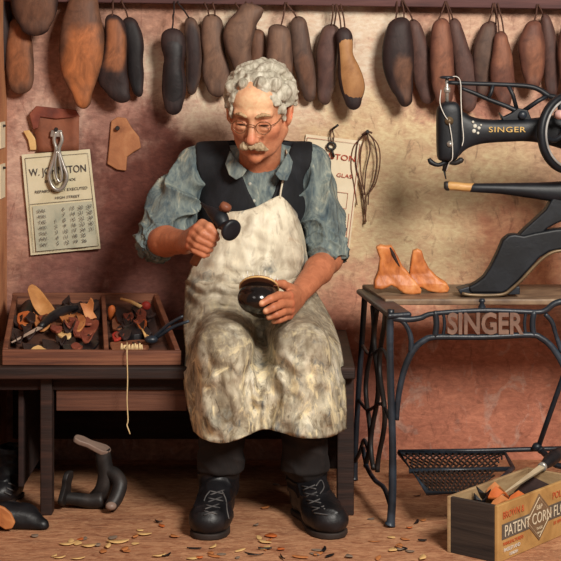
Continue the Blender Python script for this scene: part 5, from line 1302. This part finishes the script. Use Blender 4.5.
# ---- vest
F = Field((-.30, -.60, .52), (.19, -.14, 1.05), .0036)
for p in [chest, belly, shoul, trap, trapL, trapR]: F.add(offset(p, .011), .03)
for sh, el in ((shL, elL), (shR, elR)):
    out = Vector((-1 if sh is shL else 1, 0, 0))
    F.sub(cap(sh + out * .02, sh.lerp(el, .5) + out * .028, .072, .078), .006)
F.sub(cap(H(0, -.03, -.05), P(258, 178, 5.04), .060, .058), .006)
axl, axr, ap = P(229, 150, 4.95), P(291, 150, 4.95), P(263, 222, 4.93)
def vee(p):
    nl = np.array([-(axl.z - ap.z), 0, axl.x - ap.x]); nl /= np.linalg.norm(nl); nr = np.array([axr.z - ap.z, 0, -(axr.x - ap.x)]); nr /= np.linalg.norm(nr)
    q = p - np.array(tuple(ap)); dl = q @ nl; dr = q @ nr
    if nl[0] > 0: dl = -dl
    if nr[0] < 0: dr = -dr
    return np.maximum(np.maximum(dl, dr), p[..., 1] - (5.07 + CAMY))
F.sub((vee, np.array([axl.x - .02, -.6, ap.z - .01]), np.array([axr.x + .02, 5.07 + CAMY, axl.z + .09])), .003)
vestm = mat('dark_navy_vest', [(9, 10, 13), (16, 17, 22), (27, 29, 35)], 18, (1, 1, .6), rough=.8, bump=.5, bscale=40)
vest = sdf_obj('vest', F, vestm, man, 2, lambda V, N: .002 * fnoise(V * 22, 2)); FV = F

# ---- trousers
F = Field((-.30, -.92, .08), (.22, -.14, .68), .0042)
F.add(offset(pelvis, .008), .02)
legs = [(P(228, 330, 5.03), P(224, 351, 4.618), P(221, 462, 4.695)), (P(290, 330, 5.03), P(302, 351, 4.618), P(305, 462, 4.70))]
for hp, kn_, an in legs:
    F.add(cap(hp, kn_, .090, .070), .02); F.add(cap(kn_, an, .068, .062), .012); F.add(clip(cap(an, an - Vector((0, 0, .09)), .066, .070), an - Vector((0, 0, .022)), (0, 0, -1)), .008)
trm = mat('dark_brown_trousers', [(16, 13, 13), (28, 22, 21), (42, 33, 30)], 13, (1, 1, .5), rough=.85, bump=.5, bscale=30)
zc = (.431 - (F.lo[2] + F.h * np.arange(F.n[2]))).astype(np.float32)[None, None, :]; F.a = np.maximum(F.a, np.where((F.lo[1] + F.h * np.arange(F.n[1]) > 4.76 + CAMY)[None, :, None], zc, -1.0)).astype(np.float32)
sdf_obj('trousers', F, trm, man, 2, lambda V, N: .004 * (1 - np.abs(np.sin(V[:, 2] * 60 + 4 * fnoise(V * 9, 2)))) + .002 * fnoise(V * 24, 2)); FT = F

# ---- apron
def apron_rows():
    R = [
     [(222, 214, 4.965), (232, 212, 4.94), (243, 211, 4.925), (254, 208, 4.92), (264, 203, 4.92), (272, 199, 4.92), (280, 196, 4.925), (288, 203, 4.935), (297, 214, 4.955)],
     [(210, 236, 4.985), (222, 233, 4.93), (236, 231, 4.905), (250, 229, 4.895), (262, 228, 4.895), (273, 227, 4.895), (285, 227, 4.905), (296, 231, 4.93), (304, 238, 4.975)],
     [(197, 258, 4.995), (214, 256, 4.91), (232, 255, 4.885), (248, 254, 4.875), (262, 253, 4.875), (274, 253, 4.88), (287, 253, 4.89), (298, 255, 4.92), (307, 260, 4.98)],
     [(187, 281, 4.99), (206, 282, 4.90), (228, 283, 4.872), (246, 284, 4.865), (262, 284, 4.865), (275, 283, 4.87), (287, 281, 4.885), (297, 279, 4.92), (305, 276, 4.98)],
     [(185, 304, 4.97), (201, 306, 4.88), (224, 307, 4.85), (244, 309, 4.85), (262, 311, 4.855), (278, 309, 4.85), (294, 305, 4.86), (308, 300, 4.90), (318, 296, 4.97)],
     [(184, 328, 4.90), (198, 328, 4.82), (224, 326, 4.77), (246, 331, 4.83), (262, 335, 4.87), (278, 331, 4.83), (300, 325, 4.77), (320, 324, 4.82), (332, 322, 4.91)],
     [(186, 352, 4.775), (200, 347, 4.655), (224, 341, 4.585), (247, 352, 4.67), (263, 358, 4.72), (279, 352, 4.67), (301, 340, 4.585), (326, 345, 4.665), (341, 350, 4.785)],
     [(184, 378, 4.725), (202, 374, 4.595), (225, 370, 4.545), (246, 374, 4.575), (263, 378, 4.60), (280, 374, 4.575), (302, 369, 4.545), (328, 372, 4.605), (344, 377, 4.725)],
     [(188, 406, 4.695), (204, 404, 4.585), (225, 402, 4.540), (245, 401, 4.565), (263, 402, 4.585), (281, 401, 4.565), (303, 401, 4.540), (330, 402, 4.595), (346, 405, 4.695)],
     [(194, 431, 4.675), (206, 440, 4.575), (224, 443, 4.540), (246, 436, 4.555), (264, 429, 4.570), (283, 433, 4.555), (304, 438, 4.540), (328, 437, 4.585), (346, 429, 4.675)],
    ]
    return R
R_ = apron_rows(); nu = 10; rowsS = [catmull(r, nu) for r in R_]
colsS = [catmull([r[i] for r in rowsS], 9) for i in range(len(rowsS[0]))]
NR, NC = len(colsS[0]), len(colsS); AV = []; HD = []
for j in range(NR):
    for i in range(NC):
        x, y, d = colsS[i][j]
        u = i / (NC - 1); v = j / (NR - 1)
        low = np.clip((v - .45) / .3, 0, 1); mid = math.exp(-((v - .36) / .10) ** 2)
        pz = np.array([[x * .05, y * .02, 3.1]]); n1 = float(fnoise(pz, 2)[0]); n2 = float(fnoise(np.array([[x * .035 + y * .03, y * .07 - x * .03, 9.]]), 3)[0]); n3 = float(fnoise(np.array([[x * .12, y * .12, 5.]]), 2)[0])
        fold = .028 * low * (1 - abs(math.sin(x * .085 + 2.6 * n1 + .4))) ** 1.3 + .028 * mid * (1 - abs(math.sin(y * .20 + (x - 262) ** 2 * .0006 + 1.8 * n1))) + .016 * (.5 + .5 * v) * (1 - abs(n2)) ** 3 + .004 * n3
        d2 = d - fold
        h_d = hit([FV, FT, FS], x, y, 4.4, 5.3, .004)
        if h_d is not None: d2 = min(d2, h_d - .012 - .7 * max(0, fold))
        AV.append([x, y, d2]); HD.append(9 if h_d is None else h_d - .0125)
AV = np.array(AV).reshape(NR, NC, 3)
for _ in range(1): # ease the cloth
    A2 = AV.copy(); A2[1:-1, 1:-1, 2] = .5 * AV[1:-1, 1:-1, 2] + .125 * (AV[:-2, 1:-1, 2] + AV[2:, 1:-1, 2] + AV[1:-1, :-2, 2] + AV[1:-1, 2:, 2]); AV = A2
HD = np.array(HD).reshape(NR, NC); hm_ = HD.copy()
for dj in (-1, 0, 1):
    for di in (-1, 0, 1): hm_ = np.minimum(hm_, np.pad(HD, 1, mode='edge')[1 + dj:1 + dj + NR, 1 + di:1 + di + NC] + .002)
AV[:, :, 2] = np.minimum(AV[:, :, 2], hm_)
apv = [P(*AV[j, i]) for j in range(NR) for i in range(NC)]
apf = [[j * NC + i, (j + 1) * NC + i, (j + 1) * NC + i + 1, j * NC + i + 1] for j in range(NR - 1) for i in range(NC - 1)]
at_ = NT('stained_shaded_apron_canvas'); o_ = at_.mapping((1, 1, .7))
c_ = at_.ramp(at_.noise(o_, 9, 6, .6, 1.2), [(.25, lin((146, 134, 116))), (.40, lin((196, 184, 162))), (.56, lin((222, 212, 188))), (.72, lin((240, 232, 212)))])
def splat(c, scale, loc, lo, hi, colr, amt, stretch=(1, 1, .8)):
    f = at_.ramp(at_.noise(at_.mapping(stretch, loc), scale, 5, .6, 1.4), [(lo, (0, 0, 0, 1)), (hi, (1, 1, 1, 1))])
    return at_.mix(at_.math('MULTIPLY', f, amt), c, lin(colr))
c_ = splat(c_, 7, (3, 2, 1), .50, .66, (132, 114, 92), .8, (1, 1, .6)); c_ = splat(c_, 9, (1, 5, 2), .58, .70, (84, 94, 100), .75, (1.2, 1, .7)); c_ = splat(c_, 15, (7, 1, 4), .57, .70, (104, 82, 64), .65, (1.4, 1, .6))
c_ = splat(c_, 8, (9, 3, 8), .60, .74, (160, 116, 82), .5); c_ = splat(c_, 14, (2, 8, 5), .58, .70, (240, 226, 196), .75, (1.6, 1, .5))
# grime gathers low on the skirt of a working apron
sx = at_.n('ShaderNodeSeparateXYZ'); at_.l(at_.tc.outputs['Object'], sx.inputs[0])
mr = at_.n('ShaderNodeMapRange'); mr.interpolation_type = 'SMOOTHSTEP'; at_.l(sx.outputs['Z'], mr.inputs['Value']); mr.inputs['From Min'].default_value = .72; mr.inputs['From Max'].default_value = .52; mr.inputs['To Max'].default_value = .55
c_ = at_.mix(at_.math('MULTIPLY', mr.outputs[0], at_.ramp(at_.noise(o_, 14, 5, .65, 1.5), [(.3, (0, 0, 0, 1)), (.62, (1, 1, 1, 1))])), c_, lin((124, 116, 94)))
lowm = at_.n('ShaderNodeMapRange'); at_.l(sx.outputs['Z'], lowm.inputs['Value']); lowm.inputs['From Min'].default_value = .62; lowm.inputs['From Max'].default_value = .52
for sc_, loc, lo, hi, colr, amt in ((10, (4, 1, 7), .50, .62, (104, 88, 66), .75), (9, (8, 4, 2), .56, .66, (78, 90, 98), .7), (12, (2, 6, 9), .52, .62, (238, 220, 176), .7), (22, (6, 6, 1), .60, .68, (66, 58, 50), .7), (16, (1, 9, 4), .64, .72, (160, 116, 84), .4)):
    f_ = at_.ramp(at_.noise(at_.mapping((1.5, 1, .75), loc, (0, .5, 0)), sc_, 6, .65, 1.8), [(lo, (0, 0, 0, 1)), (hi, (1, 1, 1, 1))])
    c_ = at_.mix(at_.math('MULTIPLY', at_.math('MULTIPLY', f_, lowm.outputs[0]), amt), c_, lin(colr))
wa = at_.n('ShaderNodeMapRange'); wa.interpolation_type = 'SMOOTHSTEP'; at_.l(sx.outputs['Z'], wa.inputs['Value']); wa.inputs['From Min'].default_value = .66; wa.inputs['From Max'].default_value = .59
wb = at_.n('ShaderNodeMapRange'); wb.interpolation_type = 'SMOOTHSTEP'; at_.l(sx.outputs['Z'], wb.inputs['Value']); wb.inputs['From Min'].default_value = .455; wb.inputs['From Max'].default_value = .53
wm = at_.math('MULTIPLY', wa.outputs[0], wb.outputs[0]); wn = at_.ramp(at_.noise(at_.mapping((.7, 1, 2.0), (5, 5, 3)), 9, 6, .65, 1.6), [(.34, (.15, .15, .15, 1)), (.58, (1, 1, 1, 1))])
c_ = at_.mix(at_.math('MULTIPLY', at_.math('MULTIPLY', wm, wn), .72), c_, lin((112, 98, 80)))  # shade of hands and torso over lap and waist, painted into the cloth
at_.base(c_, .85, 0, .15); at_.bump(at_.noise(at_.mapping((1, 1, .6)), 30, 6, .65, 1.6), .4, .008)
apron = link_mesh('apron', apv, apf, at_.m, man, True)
so = apron.modifiers.new('solid', 'SOLIDIFY'); so.thickness = .005; so.offset = 0
def ap_pt(x, y, lift=.004):
    k = ((AV[:, :, 0] - x) ** 2 + (AV[:, :, 1] - y) ** 2).argmin(); return P(x, y, AV.reshape(-1, 3)[k, 2] - lift)
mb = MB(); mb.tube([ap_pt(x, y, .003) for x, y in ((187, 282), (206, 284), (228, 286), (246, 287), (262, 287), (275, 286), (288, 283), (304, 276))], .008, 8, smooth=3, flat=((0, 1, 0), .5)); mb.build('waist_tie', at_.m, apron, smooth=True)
mb = MB(); 
dd = [hit([FV, FS], x, y) or 4.98 for x, y in ((281, 190), (284, 175), (287, 162))]
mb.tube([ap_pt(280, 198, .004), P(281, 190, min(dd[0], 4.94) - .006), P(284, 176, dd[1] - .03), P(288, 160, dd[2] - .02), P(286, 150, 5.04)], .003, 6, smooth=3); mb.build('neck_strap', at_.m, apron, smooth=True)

# ---- boots
def boot(root_or_parent, heel, toe, ankle_dx, shaft, material, scale=1.0, name='boot', tilt=None, low=False):
    hd = (toe - heel); hd.z = 0; L = hd.length; f = hd.normalized(); sd = Vector((f.y, -f.x, 0)); z = Vector((0, 0, 1)); s = scale
    an = heel + f * .035 * s + sd * ankle_dx
    lo = np.minimum(np.array(tuple(heel)), np.array(tuple(toe))) - .12; hi = np.maximum(np.array(tuple(heel)), np.array(tuple(toe))) + .12; lo[2] = -.01; hi[2] = shaft + .05
    B = Field(lo, hi, .003)
    b_ = heel + f * L * .66; t_ = toe - f * .042 * s
    Rf = np.array([tuple(sd), tuple(f), (0, 0, 1)]).T
    B.add(cap(an + z * (shaft - .0), an + z * .10 * s, .060 * s, .050 * s), 0)
    B.add(ellip(heel + f * .03 * s + z * .05 * s, (.042 * s, .045 * s, .055 * s), Rf), .02)
    B.add(cap(an + z * .105 * s, b_ + z * .047 * s, .047 * s, .044 * s), .025)
    B.add(ellip(b_ + z * .04 * s, (.056 * s, .075 * s, .04 * s), Rf), .02)
    B.add(ellip(t_ + z * .043 * s, (.050 * s, .050 * s, .040 * s), Rf), .02)
    B.add(cap(heel + f * .05 * s + z * .045 * s, b_ + z * .04 * s, .038 * s, .042 * s), .015)
    zz = B.lo[2] + B.h * np.arange(B.n[2])
    B.a = np.maximum(B.a, np.maximum(.014 - zz, zz - shaft)[None, None, :].astype(np.float32))
    B.sub(cap(an + z * (shaft + .05), an + z * (shaft - .03), .046 * s, .040 * s), .004)
    o = sdf_obj(name, B, material, root_or_parent, 2, lambda V, N: .0035 * (1 - np.abs(np.sin(V[:, 2] * 95 + 3 * fnoise(V * 14, 2)))) ** 2 * (V[:, 2] > .07) + .001 * fnoise(V * 40, 2))
    m_ = MB(); out = []
    for u, w in ((-.02, .02), (.02, .036), (.12, .04), (.35, .034), (.55, .046), (.72, .053), (.86, .049), (.96, .033), (1.0, .012)): out.append(heel + f * (L * u) + sd * (w * s))
    out += [heel + f * (L * u) - sd * (w * s) for u, w in ((1.0, .012), (.96, .033), (.86, .049), (.72, .053), (.55, .046), (.35, .034), (.12, .04), (.02, .036), (-.02, .02))]
    m_.prism([v + z * .017 for v in out], -z * .0165); m_.build('sole', mat('boot_sole', [(30, 24, 22), (54, 42, 36)], 20, rough=.7), o, bevel=.004)
    return o, B
bm_l, BF1 = boot(man, PF(221, 515), PF(206, 541), 0.0, .16, M['l_black'], 1.04)
bm_r, BF2 = boot(man, PF(302, 512), PF(335, 540), 0.0, .16, M['l_black'], 1.04)
lacem = mat('boot_lace', [(58, 56, 58), (96, 92, 90)], 40, rough=.7, bump=0)
def laces(Fb, o, pairs, extra=()):
    m_ = MB()
    for (x0, y0, x1, y1) in pairs:
        pts = []
        for t in np.linspace(0, 1, 6):
            x, y = x0 + (x1 - x0) * t, y0 + (y1 - y0) * t; d = hit([Fb], x, y)
            if d: pts.append(P(x, y, d - .004))
        if len(pts) > 2: m_.tube(pts, .0021, 6)
    for poly in extra:
        pts = []
        for x, y in poly:
            d = hit([Fb], x, y)
            if d: pts.append(P(x, y, d - .005))
        if len(pts) > 2: m_.tube(pts, .0019, 6, smooth=3)
    if m_.v: m_.build('laces', lacem, o, smooth=True)
laces(BF1, bm_l, [(210, 491, 224, 494), (224, 490, 210, 495), (208, 498, 223, 501), (222, 497, 208, 502), (206, 505, 220, 508), (219, 504, 205, 509), (204, 511, 217, 514), (216, 511, 204, 515)], [[(222, 491), (226, 500), (227, 510), (229, 519)], [(210, 491), (206, 496), (204, 501)]])
laces(BF2, bm_r, [(302, 486, 316, 489), (315, 485, 303, 490), (304, 493, 318, 496), (317, 492, 305, 497), (307, 500, 321, 503), (320, 499, 308, 504), (311, 507, 325, 509), (324, 506, 312, 511), (314, 513, 328, 515)], [[(316, 486), (321, 480), (324, 487), (320, 494)]])

# ================================================================== HAMMER AND HELD SHOE
hm = thing('hammer', H0.lerp(H1, .5), 'shoemaker hammer with round black face gripped in the raised hand', 'hammer')
mb = MB(); mb.tube([H0, H0.lerp(H1, .3), H0.lerp(H1, .7), H1 + he * .004], [.0125, .0125, .0105, .0115], 12); mb.build('handle', M['l_brown'], hm, smooth=True)
# round face towards the viewer's right, curved peen running up to the left
E0 = P(220.5, 219, 4.585)
mb = MB(); mb.tube([P(201, 203, 4.66), P(207, 208, 4.64), P(213, 213, 4.61), E0, P(224, 226, 4.57)], [.003, .008, .016, .024, .017], 14, smooth=4)
mb.build('head', M['iron_black'], hm, smooth=True)
fa_ = (P(234, 232, 4.535) - P(222, 224, 4.575)).normalized()
mb = MB(); mb.lathe(P(222, 224, 4.575), fa_, [(0, .017), (.012, .014), (.024, .017), (.034, .0285), (.042, .031), (.047, .030), (.049, .022), (.050, .004)], 24); mb.build('face', M['iron_black'], hm, smooth=True)
mb = MB(); mb.lathe(H1 - he * .012, he, [(0, .0165), (.012, .0165), (.018, .014), (.020, .004)], 16); mb.build('handle_end', mat('red_brown_wood', [(110, 62, 44), (146, 88, 62)], 20, rough=.5), hm, smooth=True)

hs = thing('held_shoe', SHC, 'black shoe held upside down in the lap with pale stitching round its toe', 'shoe')
F = Field(np.array(tuple(SHC)) - .19, np.array(tuple(SHC)) + .19, .003)
SN = Vector((.05, .62, .78)).normalized(); F.add(ellip(SHC, (.059, .075, .047)), 0); F.add(ellip(SHC + Vector((.012, .07, -.03)), (.044, .07, .038)), .03)
gg = F.lo + F.h * np.stack(np.meshgrid(*[np.arange(k) for k in F.n], indexing='ij'), -1); F.a = np.maximum(F.a, ((gg - np.array(tuple(SHC))) @ np.array(tuple(SN)) - .030).astype(np.float32)); del gg
sdf_obj('upper', F, mat('glossy_black_shoe', [(14, 11, 11), (26, 19, 18)], 14, rough=.18, spec=.6, bump=.05), hs, 2)
SX = Vector((1, 0, 0)); SX = (SX - SN * SX.dot(SN)).normalized(); SY = SN.cross(SX).normalized()
def so_pt(a, k=1.0, h=.031): return SHC + SX * (.054 * k * math.cos(a)) + SY * ((.060 if math.sin(a) < 0 else .11) * k * math.sin(a)) + SN * h
out = [so_pt(a) for a in np.linspace(0, 2 * math.pi, 28, endpoint=False)]
mb = MB(); mb.prism([v + SN * .006 for v in out], SN * -.009); mb.build('sole', M['l_brown'], hs, bevel=.002)
mb = MB(); mb.tube(out, .0028, 6, closed=True); welt = mb.build('welt', M['l_cream'], hs, smooth=True)
for k in range(9):
    a = math.pi * (1.10 + .80 * k / 8); p = so_pt(a, .96, .032)
    MB().tube([p, p + Vector((.003 * math.cos(a), 0, .012 + .004 * (k % 3)))], .0014, 5).build('nail', M['white_thread'], hs, smooth=True)

# ================================================================== OLD BOOTS BY THE LEFT WALL
r1 = thing('old_boot', PF(8, 500), 'worn black boot standing against the left wall behind the fallen shoe', 'boot', 'old footwear on the floor')
o1, B1 = boot(r1, PF(17, 496), PF(-6, 506), 0, .155, M['l_black'], .82, 'upper')
laces(B1, o1, [(8, 483, 16, 486), (7, 488, 14, 491), (4, 492, 11, 495)])
r2 = thing('old_shoe', PF(25, 530), 'old black shoe lying on the floor by the left edge with its tan sole showing', 'shoe', 'old footwear on the floor')
F = Field(np.array(tuple(PF(22, 528))) + np.array([-.14, -.12, -.02]), np.array(tuple(PF(22, 528))) + np.array([.14, .16, .14]), .003)
c0 = PF(22, 528)
F.add(cap(P(3, 517, 4.62), P(24, 519, 4.63), .042, .040), 0); F.add(cap(P(24, 519, 4.63), P(42, 526, 4.60), .040, .022), .02); F.add(cap(P(14, 512, 4.66), P(28, 516, 4.66), .035, .03), .02)
F.sub(cap(P(14, 503, 4.66), P(24, 506, 4.66), .022), .006)
zz = F.lo[2] + F.h * np.arange(F.n[2]); F.a = np.maximum(F.a, (.002 - zz)[None, None, :].astype(np.float32))
sdf_obj('upper', F, M['l_black'], r2, 2, lambda V, N: .003 * fnoise(V * 26, 2))
mb = MB(); mb.prism([P(x, y, 4.565) for x, y in ((-14, 506), (-4, 505), (4, 508), (11, 514), (15, 523), (12, 529), (5, 530), (-6, 523), (-16, 516))], (0.0, .014, 0)); mb.build('sole', M['l_tan'], r2, bevel=.004)

# ================================================================== PARINGS ON THE FLOOR
rp = random.Random(11)
def paring(label, name, material, px, py, L, W, group, src=None):
    p = PF(px, py)
    if src is not None:
        o = src.copy(); COL.objects.link(o)
    else:
        mb = MB(); n = 7; vs = []
        for lay in (0, 1):
            for k in range(n):
                t = k / (n - 1) - .5
                w = W * (0.25 + 1.2 * (0.25 - t * t) * 3) * .5
                bend = .25 * L * (t * t) * 1.2; lift = .004 + .6 * L * t * t * .5
                vs.append(Vector((t * L, bend + w, lift + (.003 if lay else 0)))); vs.append(Vector((t * L, bend - w, lift + .002 + (.003 if lay else 0))))
        N = 2 * n; fs = []
        for k in range(n - 1):
            a = 2 * k; fs.append([a, a + 1, a + 3, a + 2]); fs.append([N + a, N + a + 2, N + a + 3, N + a + 1])
            fs.append([a, a + 2, N + a + 2, N + a]); fs.append([a + 1, N + a + 1, N + a + 3, a + 3])
        fs.append([0, N, N + 1, 1]); fs.append([2 * n - 2, 2 * n - 1, N + 2 * n - 1, N + 2 * n - 2])
        mb.add(vs, fs); o = mb.build(name, material, None, smooth=True)
    o.location = p; o.rotation_euler = (0, 0, rp.uniform(0, 6.28)); o.scale = (rp.uniform(.6, 1.4), rp.uniform(.7, 1.6), rp.uniform(.3, .8))
    tag(o, label, 'leather paring', group); return o
kinds = [('small cream leather paring lying loose on the brown floor', M['l_cream'], .03, .014, 'cream parings on the floor', 20),
         ('small tan leather paring lying loose on the brown floor', M['l_tan'], .034, .012, 'tan parings on the floor', 18),
         ('thin black curled paring lying loose on the brown floor', M['l_black'], .034, .006, 'black parings on the floor', 14),
         ('small orange leather paring lying loose on the brown floor', M['l_orange'], .024, .014, 'orange parings on the floor', 5),
         ('small grey leather paring lying loose on the brown floor', M['l_grey'], .026, .012, 'grey parings on the floor', 14)]
def free(px, py):
    if 180 < px < 248 and py < 548: return False
    if 280 < px < 360 and py < 548: return False
    if px > 430 and py < 575: return False
    if px < 128 and py < 534: return False
    if 378 < px < 402 and 505 < py < 534: return False
    return True
for lab, m_, L, W, grp, cnt in kinds:
    src = None; k = 0
    while k < cnt:
        px = rp.uniform(30, 440); py = 561 - abs(rp.gauss(0, 26)) - 1
        if py < 482 or not free(px, py): continue
        o = paring(lab, 'leather_paring', m_, px, py, L, W, grp, src); src = src or o; k += 1
o = paring('large cream leather paring lying flat on the floor left of the left boot', 'leather_paring', M['l_cream'], 118, 543, .06, .03, None); o.scale = (1, 1, .6); o.rotation_euler = (0, 0, .1)
o = paring('flat cream paring beside the largest one, at the floor front left', 'leather_paring', M['l_cream'], 89, 547, .04, .024, None); o.scale = (1, 1, .6); o.rotation_euler = (0, 0, .3)
o = paring('bright orange-red paring on the floor between the two boots', 'leather_paring', M['l_orange'], 271, 537, .034, .03, None); o.scale = (1, 1, .6)
